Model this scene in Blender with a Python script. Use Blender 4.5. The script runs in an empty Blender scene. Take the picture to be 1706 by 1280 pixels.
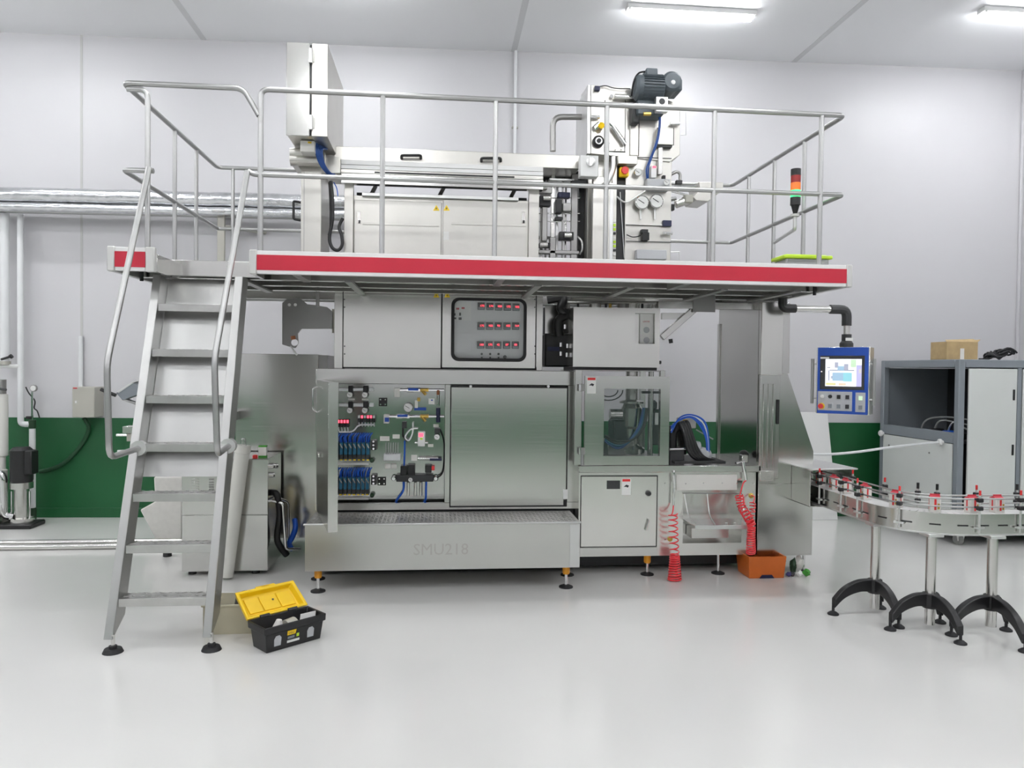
import bpy, bmesh, math, random
from mathutils import Vector as V, Matrix
random.seed(7)
SC = bpy.context.scene
COL = SC.collection
R = math.radians
# ------------------------------------------------------------------ camera
FPX, CX, CY, EYE = 1250.0, 853.0, 640.0, 1.6
YAW, PIT, ROL = R(5.5), math.atan(25 / 1250.0), 0.0108
_f0 = V((math.sin(YAW), math.cos(YAW), 0)); _r0 = V((math.cos(YAW), -math.sin(YAW), 0))
FW = V((_f0.x * math.cos(PIT), _f0.y * math.cos(PIT), -math.sin(PIT)))
_u0 = V((_f0.x * math.sin(PIT), _f0.y * math.sin(PIT), math.cos(PIT)))
RT = _r0 * math.cos(ROL) + _u0 * math.sin(ROL)
UP = _u0 * math.cos(ROL) - _r0 * math.sin(ROL)
cd = bpy.data.cameras.new('camera'); cam = bpy.data.objects.new('camera', cd); COL.objects.link(cam)
cd.sensor_fit = 'HORIZONTAL'; cd.sensor_width = 36.0; cd.lens = 36.0 * FPX / 1706.0
cd.clip_start = 0.05; cd.clip_end = 100
cam.matrix_world = Matrix(((RT.x, UP.x, -FW.x, 0), (RT.y, UP.y, -FW.y, 0), (RT.z, UP.z, -FW.z, EYE), (0, 0, 0, 1)))
SC.camera = cam
# ------------------------------------------------------------------ world, exposure
SC.view_settings.view_transform = 'Standard'; SC.view_settings.look = 'None'
SC.view_settings.exposure = 0.0; SC.view_settings.gamma = 1.0; SC.view_settings.use_curve_mapping = False
w = bpy.data.worlds.new('world'); SC.world = w; w.use_nodes = True
w.node_tree.nodes['Background'].inputs[0].default_value = (0.8, 0.85, 0.9, 1)
w.node_tree.nodes['Background'].inputs[1].default_value = 0.05
LAMP_W = 10.0          # watts of the downward part of each ceiling tube fitting
CEIL = 5.0
LIGHT_X = (-10.76, -7.49, -4.22, -0.95, 2.32, 5.59)
LIGHT_Y = (6.92, 4.1, 1.3, -.9)
# ------------------------------------------------------------------ photo pixel -> direction -> point on a known plane
def ray(px, py): return FW * FPX + RT * (px - CX) - UP * (py - CY)
def P(px, py, Y):
    d = ray(px, py); t = Y / d.y; return V((d.x * t, Y, EYE + d.z * t))
def G(px, py, Z=0.0):
    d = ray(px, py); t = (Z - EYE) / d.z; return V((d.x * t, d.y * t, Z))
def PXX(px, py, X):
    d = ray(px, py); t = X / d.x; return V((X, d.y * t, EYE + d.z * t))
WY0, WSL = 8.093, -0.033                       # back wall: Y = WY0 + WSL * X
def W(px, py, off=0.0):
    d = ray(px, py); t = (WY0 - off) / (d.y - WSL * d.x); return V((d.x * t, d.y * t, EYE + d.z * t))
def wally(x, off=0.0): return WY0 + WSL * x - off
# ------------------------------------------------------------------ mesh builder
def fillet(pts, rad, n=5):
    if rad <= 0: return pts
    out = [pts[0]]
    for i in range(1, len(pts) - 1):
        a, b, c = pts[i - 1], pts[i], pts[i + 1]
        u, v = (a - b), (c - b)
        r = min(rad, u.length * .45, v.length * .45)
        p0, p2 = b + u.normalized() * r, b + v.normalized() * r
        for k in range(n + 1):
            t = k / n; out.append(p0 * (1 - t) ** 2 + b * 2 * t * (1 - t) + p2 * t * t)
    out.append(pts[-1]); return out
def spline(pts, n=6):
    pts = [V(p) for p in pts]; out = []
    for i in range(len(pts) - 1):
        p0, p1, p2, p3 = pts[max(i - 1, 0)], pts[i], pts[i + 1], pts[min(i + 2, len(pts) - 1)]
        for k in range(n):
            t = k / n
            out.append(0.5 * ((2 * p1) + (p2 - p0) * t + (2 * p0 - 5 * p1 + 4 * p2 - p3) * t * t + (3 * p1 - p0 - 3 * p2 + p3) * t ** 3))
    out.append(pts[-1]); return out
class MB:
    def __init__(s): s.v = []; s.f = []
    def add(s, v, f):
        o = len(s.v); s.v += [V(p) for p in v]; s.f += [tuple(i + o for i in q) for q in f]; return s
    def box(s, x0, x1, y0, y1, z0, z1):
        x0, x1 = min(x0, x1), max(x0, x1); y0, y1 = min(y0, y1), max(y0, y1); z0, z1 = min(z0, z1), max(z0, z1)
        return s.add([(x0, y0, z0), (x1, y0, z0), (x1, y1, z0), (x0, y1, z0), (x0, y0, z1), (x1, y0, z1), (x1, y1, z1), (x0, y1, z1)],
                     [(0, 3, 2, 1), (4, 5, 6, 7), (0, 1, 5, 4), (1, 2, 6, 5), (2, 3, 7, 6), (3, 0, 4, 7)])
    def pb(s, a, b, c, d, Y, dep, fwd=0.0):                # box whose front face is the photo rectangle (a,b)-(c,d) on plane Y
        x0, x1, z0, z1 = rect(a, b, c, d, Y)
        return s.box(x0, x1, Y - fwd, Y + dep, z0, z1)
    def obox(s, c, u, v, n, hu, hv, hn):                   # oriented box: centre, axes, half sizes
        c, u, v, n = V(c), V(u).normalized() * hu, V(v).normalized() * hv, V(n).normalized() * hn
        q = [c - u - v - n, c + u - v - n, c + u + v - n, c - u + v - n, c - u - v + n, c + u - v + n, c + u + v + n, c - u + v + n]
        return s.add(q, [(0, 3, 2, 1), (4, 5, 6, 7), (0, 1, 5, 4), (1, 2, 6, 5), (2, 3, 7, 6), (3, 0, 4, 7)])
    def bar(s, a, b, w, h, upv=(0, 0, 1)):                 # rectangular bar from a to b
        a, b = V(a), V(b); n = (b - a).normalized(); u = n.cross(V(upv)).normalized(); v = u.cross(n)
        return s.obox((a + b) / 2, u, v, n, w / 2, h / 2, (b - a).length / 2)
    def tube(s, pts, r, n=8, rad=0.0, cap=True, r2=None):
        pts = fillet([V(p) for p in pts], rad); m = len(pts); o = len(s.v); pv = None
        for i, p in enumerate(pts):
            t = (pts[min(i + 1, m - 1)] - pts[max(i - 1, 0)]).normalized()
            if pv is None: u = t.orthogonal().normalized()
            else:
                u = pv - t * pv.dot(t)
                u = u.normalized() if u.length > 1e-6 else t.orthogonal().normalized()
            pv = u; w_ = t.cross(u)
            rr = r if r2 is None else r + (r2 - r) * i / (m - 1)
            for k in range(n):
                a = 2 * math.pi * k / n; s.v.append(p + (u * math.cos(a) + w_ * math.sin(a)) * rr)
        for i in range(m - 1):
            for k in range(n):
                k2 = (k + 1) % n
                s.f.append((o + i * n + k, o + i * n + k2, o + (i + 1) * n + k2, o + (i + 1) * n + k))
        if cap: s.f.append(tuple(o + k for k in reversed(range(n)))); s.f.append(tuple(o + (m - 1) * n + k for k in range(n)))
        return s
    def cyl(s, a, b, r, r2=None, n=16): return s.tube([a, b], r, n, r2=r if r2 is None else r2)
    def lathe(s, o, ax, prof, n=20):                       # prof = [(radius, distance along the axis)]
        ax = V(ax).normalized(); u = ax.orthogonal().normalized(); w_ = ax.cross(u); o = V(o); b = len(s.v)
        for r, h in prof:
            for k in range(n):
                a = 2 * math.pi * k / n; s.v.append(o + ax * h + (u * math.cos(a) + w_ * math.sin(a)) * r)
        for i in range(len(prof) - 1):
            for k in range(n):
                k2 = (k + 1) % n; s.f.append((b + i * n + k, b + i * n + k2, b + (i + 1) * n + k2, b + (i + 1) * n + k))
        s.f.append(tuple(b + k for k in reversed(range(n)))); s.f.append(tuple(b + (len(prof) - 1) * n + k for k in range(n)))
        return s
    def prism(s, poly, vec):
        poly = [V(p) for p in poly]; vec = V(vec); n = len(poly); o = len(s.v)
        s.v += poly + [p + vec for p in poly]
        s.f.append(tuple(o + k for k in range(n))); s.f.append(tuple(o + n + k for k in reversed(range(n))))
        for k in range(n):
            k2 = (k + 1) % n; s.f.append((o + k, o + n + k, o + n + k2, o + k2))
        return s
    def pprism(s, pix, Y, dep): return s.prism([P(a, b, Y) for a, b in pix], (0, dep, 0))
    def xf(s, m): s.v = [m @ p for p in s.v]; return s
    def build(s, name, mat, par=None, bev=0.0, ang=32, kind=None, label=None, cat=None, group=None, base=False, seg=1):
        lo = V([min(p[i] for p in s.v) for i in range(3)]); hi = V([max(p[i] for p in s.v) for i in range(3)])
        c = (lo + hi) / 2
        if base: c.z = lo.z
        me = bpy.data.meshes.new(name); me.from_pydata([p - c for p in s.v], [], s.f)
        bm = bmesh.new(); bm.from_mesh(me); bmesh.ops.recalc_face_normals(bm, faces=bm.faces); bm.to_mesh(me); bm.free()
        me.materials.append(mat if not isinstance(mat, str) else M[mat])
        for p in me.polygons: p.use_smooth = True
        me.set_sharp_from_angle(angle=R(ang))
        o = bpy.data.objects.new(name, me); COL.objects.link(o); o.location = c; o['_w'] = 1
        WM[o.name] = Matrix.Translation(c)
        if par is not None: o.parent = par; o.matrix_parent_inverse = WM[par.name].inverted()
        if bev > 0:
            m = o.modifiers.new('bevel', 'BEVEL'); m.width = bev; m.segments = seg; m.limit_method = 'ANGLE'; m.angle_limit = R(40)
        del o['_w']
        return tag(o, label, cat, group, kind)
WM = {}
def rect(a, b, c, d, Y):
    return (P(a, (b + d) / 2, Y).x, P(c, (b + d) / 2, Y).x, P((a + c) / 2, d, Y).z, P((a + c) / 2, b, Y).z)
def tag(o, label=None, cat=None, group=None, kind=None):
    if label: o['label'] = label
    if cat: o['category'] = cat
    if group: o['group'] = group
    if kind: o['kind'] = kind
    return o
def thing(name, label, cat, loc, group=None):
    o = bpy.data.objects.new(name, None); COL.objects.link(o); o.location = V(loc); o.empty_display_size = .1
    WM[o.name] = Matrix.Translation(V(loc)); return tag(o, label, cat, group, 'thing')
def B(name, mat, par, *a, bev=0.002, **k): return MB().box(*a).build(name, mat, par, bev, **k)
def PB(name, mat, par, *a, bev=0.002, fwd=0.0, **k): return MB().pb(*a, fwd=fwd).build(name, mat, par, bev, **k)
def T(name, mat, par, pts, r, n=8, rad=0.0, **k): return MB().tube(pts, r, n, rad).build(name, mat, par, ang=50, **k)
def C(name, mat, par, a, b, r, r2=None, n=16, **k): return MB().cyl(a, b, r, r2, n).build(name, mat, par, **k)
def text(s, size, o, u, v, mat, par, name='lettering'):
    cu = bpy.data.curves.new('t', 'FONT'); cu.body = s; cu.size = size; cu.resolution_u = 2
    ob = bpy.data.objects.new('t', cu); COL.objects.link(ob); bpy.context.view_layer.update()
    me = bpy.data.meshes.new_from_object(ob.evaluated_get(bpy.context.evaluated_depsgraph_get()))
    b = MB(); o, u, v = V(o), V(u).normalized(), V(v).normalized(); n = u.cross(v)
    b.add([o + u * p.co.x + v * p.co.y + n * .0006 for p in me.vertices], [tuple(p.vertices) for p in me.polygons])
    bpy.data.objects.remove(ob); bpy.data.curves.remove(cu); bpy.data.meshes.remove(me)
    return b.build(name, mat, par)
# ------------------------------------------------------------------ materials
M = {}
def mat(name, col, rough=.5, metal=0.0, var=0.0, vs=8.0, brush=None, bump=0.0, bs=60.0, emit=None, es=0.0, trans=0.0, alpha=1.0, coat=0.0, ior=None, rv=0.0):
    m = bpy.data.materials.new(name); m.use_nodes = True; nt = m.node_tree; N = nt.nodes; L = nt.links
    b = N['Principled BSDF']; I = b.inputs
    I['Base Color'].default_value = (*col, 1); I['Roughness'].default_value = rough; I['Metallic'].default_value = metal
    I['Transmission Weight'].default_value = trans; I['Alpha'].default_value = alpha; I['Coat Weight'].default_value = coat
    if ior: I['IOR'].default_value = ior
    if emit: I['Emission Color'].default_value = (*emit, 1); I['Emission Strength'].default_value = es
    if var or bump or brush or rv:
        tc = N.new('ShaderNodeTexCoord'); mp = N.new('ShaderNodeMapping'); L.new(tc.outputs['Object'], mp.inputs[0])
        if brush: mp.inputs['Scale'].default_value = brush
        nz = N.new('ShaderNodeTexNoise'); L.new(mp.outputs[0], nz.inputs['Vector'])
        nz.inputs['Scale'].default_value = 1.0 if brush else vs; nz.inputs['Detail'].default_value = 4
        if var:
            mx = N.new('ShaderNodeMapRange'); mx.inputs[1].default_value = .3; mx.inputs[2].default_value = .7
            mx.inputs[3].default_value = 1 - var; mx.inputs[4].default_value = 1 + var; L.new(nz.outputs[0], mx.inputs[0])
            mu = N.new('ShaderNodeVectorMath'); mu.operation = 'SCALE'; mu.inputs[0].default_value = col
            L.new(mx.outputs[0], mu.inputs['Scale']); L.new(mu.outputs[0], I['Base Color'])
        if rv:
            mr = N.new('ShaderNodeMapRange'); mr.inputs[1].default_value = .3; mr.inputs[2].default_value = .7
            mr.inputs[3].default_value = max(rough - rv, 0.02); mr.inputs[4].default_value = rough + rv
            L.new(nz.outputs[0], mr.inputs[0]); L.new(mr.outputs[0], I['Roughness'])
        if bump:
            n2 = nz
            if not brush: n2 = N.new('ShaderNodeTexNoise'); n2.inputs['Scale'].default_value = bs; L.new(mp.outputs[0], n2.inputs['Vector'])
            bp = N.new('ShaderNodeBump'); bp.inputs['Strength'].default_value = bump; bp.inputs['Distance'].default_value = .01
            L.new(n2.outputs[0], bp.inputs['Height']); L.new(bp.outputs[0], I['Normal'])
    M[name] = m; return m
mat('wall', (.615, .607, .625), .38, var=.015, vs=.6)
mat('green', (.007, .095, .028), .45, var=.12, vs=1.5)
mat('ceil', (.90, .905, .92), .5, var=.02, vs=.5)
mat('seam', (.52, .52, .51), .5); mat('seamc', (.70, .705, .715), .5)
mat('floor', (.74, .735, .715), .17, var=.03, vs=.7, rv=.05)
mat('steel', (.67, .665, .64), .185, 1.0, var=.008, brush=(1.5, 1.5, 260), bump=.0015, rv=.015)
mat('steelv', (.66, .655, .63), .22, 1.0, var=.006, brush=(200, 200, 1.5), bump=.0008, rv=.01)
mat('steelb', (.70, .69, .665), .22, 1.0, var=.04, vs=5, rv=.05)
mat('steelm', (.78, .775, .74), .20, .88, var=.03, vs=4, bump=.02, bs=220)       # fine matt stainless sheet
mat('steeld', (.36, .355, .345), .38, 1.0, var=.06, vs=4)
mat('steelm_dimmed', (.64, .625, .585), .32, .88, var=.03, vs=4)  # same sheet as steelm, colour darkened to offset direct light on upper parts
mat('mirror', (.60, .60, .585), .14, 1.0)
mat('steelr', (.68, .675, .65), .36, 1.0, var=.02, vs=3)
mat('ladder', (.55, .55, .54), .40, 1.0, var=.03, vs=6)
mat('pipe', (.47, .47, .465), .36, 1.0, var=.03, vs=9)
mat('chrome', (.80, .80, .80), .10, 1.0)
mat('alu', (.76, .76, .75), .36, .9, var=.03, vs=7)
mat('checker', (.58, .575, .56), .34, 1.0, var=.05, vs=12)
mat('capgrey', (.62, .62, .60), .4, .3)
mat('red', (.50, .012, .035), .38, var=.04, vs=3)
mat('redp', (.72, .035, .035), .32)
mat('redhose', (.85, .035, .05), .3, coat=.3)
mat('white', (.80, .80, .79), .4)
mat('offwhite', (.70, .69, .65), .45)
mat('black', (.012, .012, .013), .42)
mat('rubber', (.018, .018, .02), .62, var=.1, vs=20)
mat('dark', (.035, .036, .038), .5, var=.1, vs=10)
mat('navy', (.012, .016, .06), .45)
mat('blue', (.012, .075, .42), .38, var=.03, vs=6)
mat('bluehose', (.012, .10, .55), .32)
mat('teal', (.012, .12, .22), .4)
mat('yellow', (.95, .62, .008), .35, var=.03, vs=10)
mat('warn', (.85, .60, .02), .4)
mat('orange', (.62, .14, .018), .4, var=.05, vs=8)
mat('amber', (.80, .33, .015), .38)
mat('brass', (.62, .42, .10), .3, .8)
mat('copper', (.35, .14, .07), .4, .7)
mat('motor', (.085, .105, .12), .42, var=.05, vs=20)
mat('grey', (.235, .26, .285), .45, var=.03, vs=6)
mat('greyl', (.50, .51, .53), .45)
mat('panelw', (.70, .72, .70), .42, var=.02, vs=3)
mat('boxgrey', (.44, .43, .38), .45, var=.03, vs=5)
mat('card', (.48, .35, .18), .8, var=.10, vs=14)
mat('foil', (.72, .73, .75), .24, .95, var=.12, vs=16, bump=.9, bs=16)
mat('pvc', (.78, .79, .80), .4, var=.02, vs=6)
mat('lime', (.55, .80, .03), .38)
mat('clearpl', (.80, .82, .80), .25, trans=.55, alpha=.75)
mat('bin', (.80, .75, .58), .35, trans=.3, alpha=.85, var=.05, vs=5)
mat('glass', (.9, .95, .93), .03, alpha=.10)
mat('acryl', (.09, .13, .12), .03, alpha=.20)
mat('leaf', (.05, .30, .03), .5, var=.2, vs=30)
mat('purple', (.06, .05, .20), .5)
mat('instr', (.74, .745, .76), .45); mat('cablegreen', (.006, .055, .018), .5); mat('tubewhite', (.74, .73, .68), .4, var=.02, vs=5); mat('darkblue', (.015, .07, .28), .35)
mat('darkgreen', (.015, .05, .02), .5)
mat('label', (.80, .80, .78), .5)
mat('paper', (.78, .76, .72), .6, var=.04, vs=20)
mat('ink', (.03, .03, .035), .6)
mat('inkred', (.55, .05, .07), .6)
mat('scribble', (.60, .575, .555), .38, 1.0)
mat('lens_red', (.30, .01, .01), .25)
mat('lens_amber', (.75, .16, .02), .25, emit=(1, .25, .03), es=.25)
mat('lens_green', (.02, .55, .12), .25, emit=(.05, 1, .25), es=2.2)
mat('led', (.6, .02, .05), .4, emit=(1, .06, .10), es=3.0)
mat('ledw', (.8, .8, .8), .4, emit=(1, .9, .9), es=1.5)
mat('tubelight', (.9, .9, .9), .4, emit=(.96, .98, 1.0), es=58.0)
mat('screen', (.5, .5, .5), .3, emit=(.93, .97, 1.0), es=.95)
for k, c in (('scr_lilac', (.60, .58, .90)), ('scr_blue', (.42, .62, .80)), ('scr_cyan', (.35, .75, .85)), ('scr_grey', (.48, .50, .62)), ('scr_yel', (.85, .80, .40)), ('scr_dark', (.12, .14, .25)), ('scr_green', (.65, .88, .62)), ('scr_pink', (.92, .72, .55))):
    mat(k, tuple(x * .3 for x in c), .3, emit=c, es=.85)
# ------------------------------------------------------------------ the room
XL, XR, YF = -13.0, W(1697, 500).x, -1.9
B('floor', 'floor', None, XL - .3, XR + .3, YF - .3, 9.2, -.12, 0, bev=0, kind='structure')
ceil = B('ceiling', 'ceil', None, XL - .3, XR + .3, YF - .3, 9.2, CEIL, CEIL + .12, bev=0, kind='structure')
def wall_prism(name, p, q, th):                             # vertical wall between two floor points, th = thickness vector
    m = MB().prism([V((*p, 0)), V((*q, 0)), V((*q, CEIL)), V((*p, CEIL))], th); o = m.build(name, 'wall', None, kind='structure')
    return o
xa, xb = XL - .2, XR + .2
wb = wall_prism('wall_back', (xa, wally(xa)), (xb, wally(xb)), (0, .2, 0))
GH = (W(150, 697).z + W(1420, 704).z) / 2
def dado(par, p, q, nrm):
    p, q, nrm = V((*p, 0)), V((*q, 0)), V(nrm)
    MB().prism([p, q, q + V((0, 0, GH)), p + V((0, 0, GH))], nrm * .006).build('green_dado', 'green', par)
    MB().prism([p, q, q + V((0, 0, .10)), p + V((0, 0, .10))], nrm * .018).build('skirting', 'green', par, bev=.004)
dado(wb, (XL, wally(XL)), (XR, wally(XR)), (0, -1, 0))
wl = wall_prism('wall_left', (XL, YF), (XL, 9.0), (-.2, 0, 0)); dado(wl, (XL, YF), (XL, 8.4), (1, 0, 0))
wr = wall_prism('wall_right', (XR, YF), (XR, wally(XR)), (.2, 0, 0)); dado(wr, (XR, YF), (XR, wally(XR)), (-1, 0, 0))
wf = wall_prism('wall_front', (XL, YF), (XR, YF), (0, -.2, 0)); dado(wf, (XL, YF), (XR, YF), (0, 1, 0))
# cover strips over the joints between wall panels and between ceiling panels
for i, px in enumerate((136,)):
    a = W(px, 300); x = a.x
    B('panel_joint', 'seam', wb, x - .012, x + .012, wally(x) - .004, wally(x) + .002, GH, CEIL, bev=0)
x = XR - .012
B('corner_strip', 'wall', wb, x - .02, x + .012, wally(x) - .03, wally(x) + .0, 0, CEIL, bev=.005)
for i, x in enumerate((W(340, 70).x, W(856, 92).x, W(1322, 107).x)):
    B('panel_joint', 'seamc', ceil, x - .03, x + .03, YF, wally(x) - .002, CEIL - .004, CEIL + .002, bev=0)
# ceiling tube fittings
for iy, y in enumerate(LIGHT_Y):
    for ix, x in enumerate(LIGHT_X):
        first = iy == 0 and ix in (4, 5)
        yy = y - (.33 if iy == 0 and ix == 5 else .25 if iy == 0 and ix < 4 else 0)
        lab = 'white twin-tube ceiling light above the machine tower' if ix == 4 and iy == 0 else \
              'white twin-tube ceiling light over the grey enclosure by the room corner' if ix == 5 and iy == 0 else 'white twin-tube ceiling light in the rows away from the machine tower'
        t = thing('ceiling_light', lab, 'ceiling light', (x, yy, CEIL), 'ceiling tube lights')
        B('housing', 'white', t, x - .62, x + .62, yy - .05, yy + .05, CEIL - .045, CEIL - .001)
        for s in (-1, 1):
            C('tube', 'tubelight', t, (x - .59, yy + s * .028, CEIL - .062), (x + .59, yy + s * .028, CEIL - .062), .014, n=10)
            C('end_cap', 'white', t, (x + s * .59, yy - .05, CEIL - .055), (x + s * .61, yy - .05, CEIL - .055), .008, n=6)
        ld = bpy.data.lights.new('tube_light', 'AREA'); ld.shape = 'RECTANGLE'; ld.size = 1.16; ld.size_y = .12
        ld.energy = LAMP_W; ld.color = (.985, .99, 1.0)
        lo = bpy.data.objects.new('tube_lamp', ld); COL.objects.link(lo); lo.location = (x, yy, CEIL - .085)
        lo.parent = t; lo.matrix_parent_inverse = WM[t.name].inverted()
# ------------------------------------------------------------------ mezzanine platform
YP, DZ = 4.66, 2.265
ZT, ZB = P(700, 424, YP).z, P(700, 462, YP).z + .0
ZR = 3.27
X0 = P(178, 430, YP).x; XLc = P(258, 430, YP).x; XM = P(415, 440, YP).x; X1 = P(1420, 460, YP).x
YLAND, YBK = 4.95, 6.60
pl = thing('work_platform', 'steel mezzanine platform with red fascia band and tubular guard rails around the machine', 'platform', ((X0 + X1) / 2, 5.6, 0))
MX0, MX1, MY0, MY1 = -1.02, 1.98, 5.80, 6.40            # opening that the machine rises through
for nm, a in (('deck_plate', (X0 + .02, XLc - .02, YP + .03, YLAND)), ('deck_plate', (XM + .02, X1 - .03, YP + .03, YLAND)),
              ('deck_plate', (X0 + .02, X1 - .03, YLAND, MY0)), ('deck_plate', (X0 + .02, MX0, MY0, YBK)),
              ('deck_plate', (MX1, X1 - .03, MY0, YBK)), ('deck_plate', (MX0, MX1, MY1, YBK))):
    B(nm, 'steeld', pl, *a, DZ - .02, DZ, bev=0)
# fascia: aluminium edge profile with a red band
def fascia(x0, x1, capl, capr):
    f = B('fascia', 'white', pl, x0 + capl, x1 - capr, YP, YP + .03, ZB, ZT, bev=.003)
    B('red_band', 'red', f, x0 + capl, x1 - capr, YP - .003, YP + .001, ZB + .022, ZT - .026, bev=0)
    if capl: B('corner_cap', 'capgrey', pl, x0, x0 + capl, YP - .005, YP + .035, ZB - .004, ZT + .004, bev=.006)
    if capr: B('corner_cap', 'capgrey', pl, x1 - capr, x1, YP - .005, YP + .035, ZB - .004, ZT + .004, bev=.006)
fascia(X0, XLc, .045, .055); fascia(XM, X1, .045, .04)
B('side_fascia', 'alu', pl, X0, X0 + .03, YP + .035, YBK, ZB, ZT); B('side_fascia', 'alu', pl, X1 - .03, X1, YP + .035, YBK, ZB, ZT)
B('rear_fascia', 'alu', pl, X0, X1, YBK, YBK + .03, ZB, ZT)
B('landing_edge', 'steel', pl, XLc - .02, XM + .02, YLAND - .03, YLAND, DZ - .10, DZ, bev=.003)
B('side_return', 'steel', pl, XLc - .025, XLc, YP + .035, YLAND, ZB, DZ); B('side_return', 'steel', pl, XM, XM + .025, YP + .035, YLAND, ZB, DZ)
# beams under the deck
for y in (5.05, 5.40, 5.72, 6.45): B('beam', 'steel', pl, X0 + .04, X1 - .04, y, y + .05, DZ - .10, DZ - .021)
for x in (X0 + .2, -1.30, -.62, .62, 1.25, 1.9, 2.42): B('cross_beam', 'steeld', pl, x, x + .05, YLAND + .01, 5.78, DZ - .115, DZ - .101)
for x in (-.9, .35, 1.55): B('cross_beam', 'steeld', pl, x, x + .05, YP + .035, YLAND + .1, DZ - .11, DZ - .021)
for px, py in ((236, 462), (1357, 484)):
    p = P(px, py, 5.0); C('stud', 'black', pl, (p.x, 5.0, DZ - .021), (p.x, 5.0, DZ - .13), .012, n=8)
# guard rails
RR = .0165
zm = G(440, 295, 2.75).z; zm = 2.757
XA, XB_ = G(200, 133, ZR).x, G(1408, 192, ZR).x
YRB, YRF = 6.56, YP + .02
xf = P(434, 300, YRF).x
T('top_rail', 'pipe', pl, [(xf, YRF, DZ), (xf, YRF, ZR), (XB_, YRF, ZR), (XB_, YRB, ZR), (XA, YRB, ZR), (XA, YRF, ZR), (P(405, 140, YRF).x, YRF, ZR), (xf - .01, YRF, ZR - .16)], RR, 10, .05)
T('mid_rail', 'pipe', pl, [(P(413, 292, YRF).x, YRF, zm + .02), (P(422, 296, YRF).x, YRF - .0, zm), (XB_, YRF, zm), (XB_, YRB, zm), (XA, YRB, zm), (XA, YRF, zm), (P(256, 287, YRF).x, YRF, zm)], RR * .93, 10, .035)
for px in (637, 825, 1010, 1189, 1367):
    x = P(px, 300, YRF).x; C('post', 'pipe', pl, (x, YRF, ZT - .01), (x, YRF, ZR - .01), RR * .95, n=10)
x = P(246, 300, YRF).x
T('post', 'pipe', pl, [(x, YRF, ZT - .01), (x, YRF, ZR - .035), (XA + .02, YRF, ZR - .035)], RR * .95, 10, .05)
for px, py in ((1340, 232), (1290, 258), (1247, 286), (1181, 340)):
    d = PXX(px, py + 60, XB_)
    if px == 1181: d = P(px, py, YRB)
    C('post', 'pipe', pl, (d.x, d.y, DZ), (d.x, d.y, ZR - .01), RR * .9, n=10)
for px in (291, 327):
    d = PXX(px, 330, XA); C('post', 'pipe', pl, (d.x, d.y, DZ), (d.x, d.y, ZR - .01), RR * .9, n=10)
for px in (388, 1100): 
    d = P(px, 330, YRB); C('post', 'pipe', pl, (d.x, d.y, DZ), (d.x, d.y, ZR - .01), RR * .9, n=10)
# legs that carry the platform at the back and behind the ladder
for x in (P(335, 850, 6.48).x, X1 - .14): B('rear_leg', 'steelv', pl, x - .04, x + .04, 6.44, 6.52, 0.012, DZ - .02); C('foot_pad', 'rubber', pl, (x, 6.48, 0), (x, 6.48, .014), .06)

# ------------------------------------------------------------------ ladder up to the platform
la = thing('platform_ladder', 'steep steel ladder with seven treads and two bent handrails leading up to the platform', 'ladder', (-1.53, 4.5, 0))
RISE = DZ / 8
YL0, YL1 = 4.30, YLAND - .06
fl, fr = G(181, 1093), G(345, 1092)
tl, tr = P(268, 452, YL1), P(404, 455, YL1)
lz1 = DZ - .10
def lx(z, s):                                              # x of stringer s at height z
    a, b = (fl.x, tl.x) if s < 0 else (fr.x, tr.x)
    return a + (b - a) * z / lz1
def ly(z): return YL0 + (YL1 - YL0) * z / lz1
for s in (-1, 1):
    st = MB(); xb0, xb1 = lx(0, s), lx(lz1, s); zb, zt = .075, lz1
    q = []
    for z, dy in ((zb, 0), (zb + .09, .135), (zt, .135), (zt, 0)):
        q.append(V((lx(z, s), ly(z) + dy, z)))
    w_ = .006
    st.prism([p - V((w_ / 2, 0, 0)) for p in q], (w_, 0, 0))
    fa, fb = V((lx(zb, s), ly(zb), zb)), V((lx(zt, s), ly(zt), zt))
    off = -s * 0.0
    st.prism([fa + V((-.046, 0, 0)), fa + V((.002, 0, 0)), fb + V((.002, 0, 0)), fb + V((-.046, 0, 0))], (0, .006, 0))
    st.build('stringer', 'ladder', la, bev=.0015)
    ft = V((lx(.04, s), ly(.02) + .03, 0))
    fo = C('foot', 'rubber', la, ft, ft + V((0, 0, .022)), .055, .045, 20)
    C('stem', 'steelb', fo, ft + V((0, 0, .02)), ft + V((0, 0, .10)), .011, n=10)
    C('collar', 'rubber', fo, ft + V((0, 0, .022)), ft + V((0, 0, .038)), .022, n=12)
for k in range(1, 8):
    z = RISE * k; xa_, xb_ = lx(z, -1) + .004, lx(z, 1) - .004 if k > 9 else lx(z, 1) - .004
    t = MB().box(xa_, xb_, ly(z) + .008, ly(z) + .118, z - .006, z); t.box(xa_, xb_, ly(z) + .006, ly(z) + .010, z - .046, z - .0)
    tr_ = t.build('tread', 'checker', la, bev=.001)
    g = MB()
    for i in range(12):
        for j in range(2):
            g.obox((xa_ + (xb_ - xa_) * (i + .5) / 12, ly(z) + .05 + .06 * j, z + .0012), (1, (-1) ** (i + j) * .8, 0), ((-1) ** (i + j + 1) * .8, 1, 0), (0, 0, 1), .013, .004, .0012)
    g.build('grip_bosses', 'checker', tr_, kind='stuff')
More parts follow.
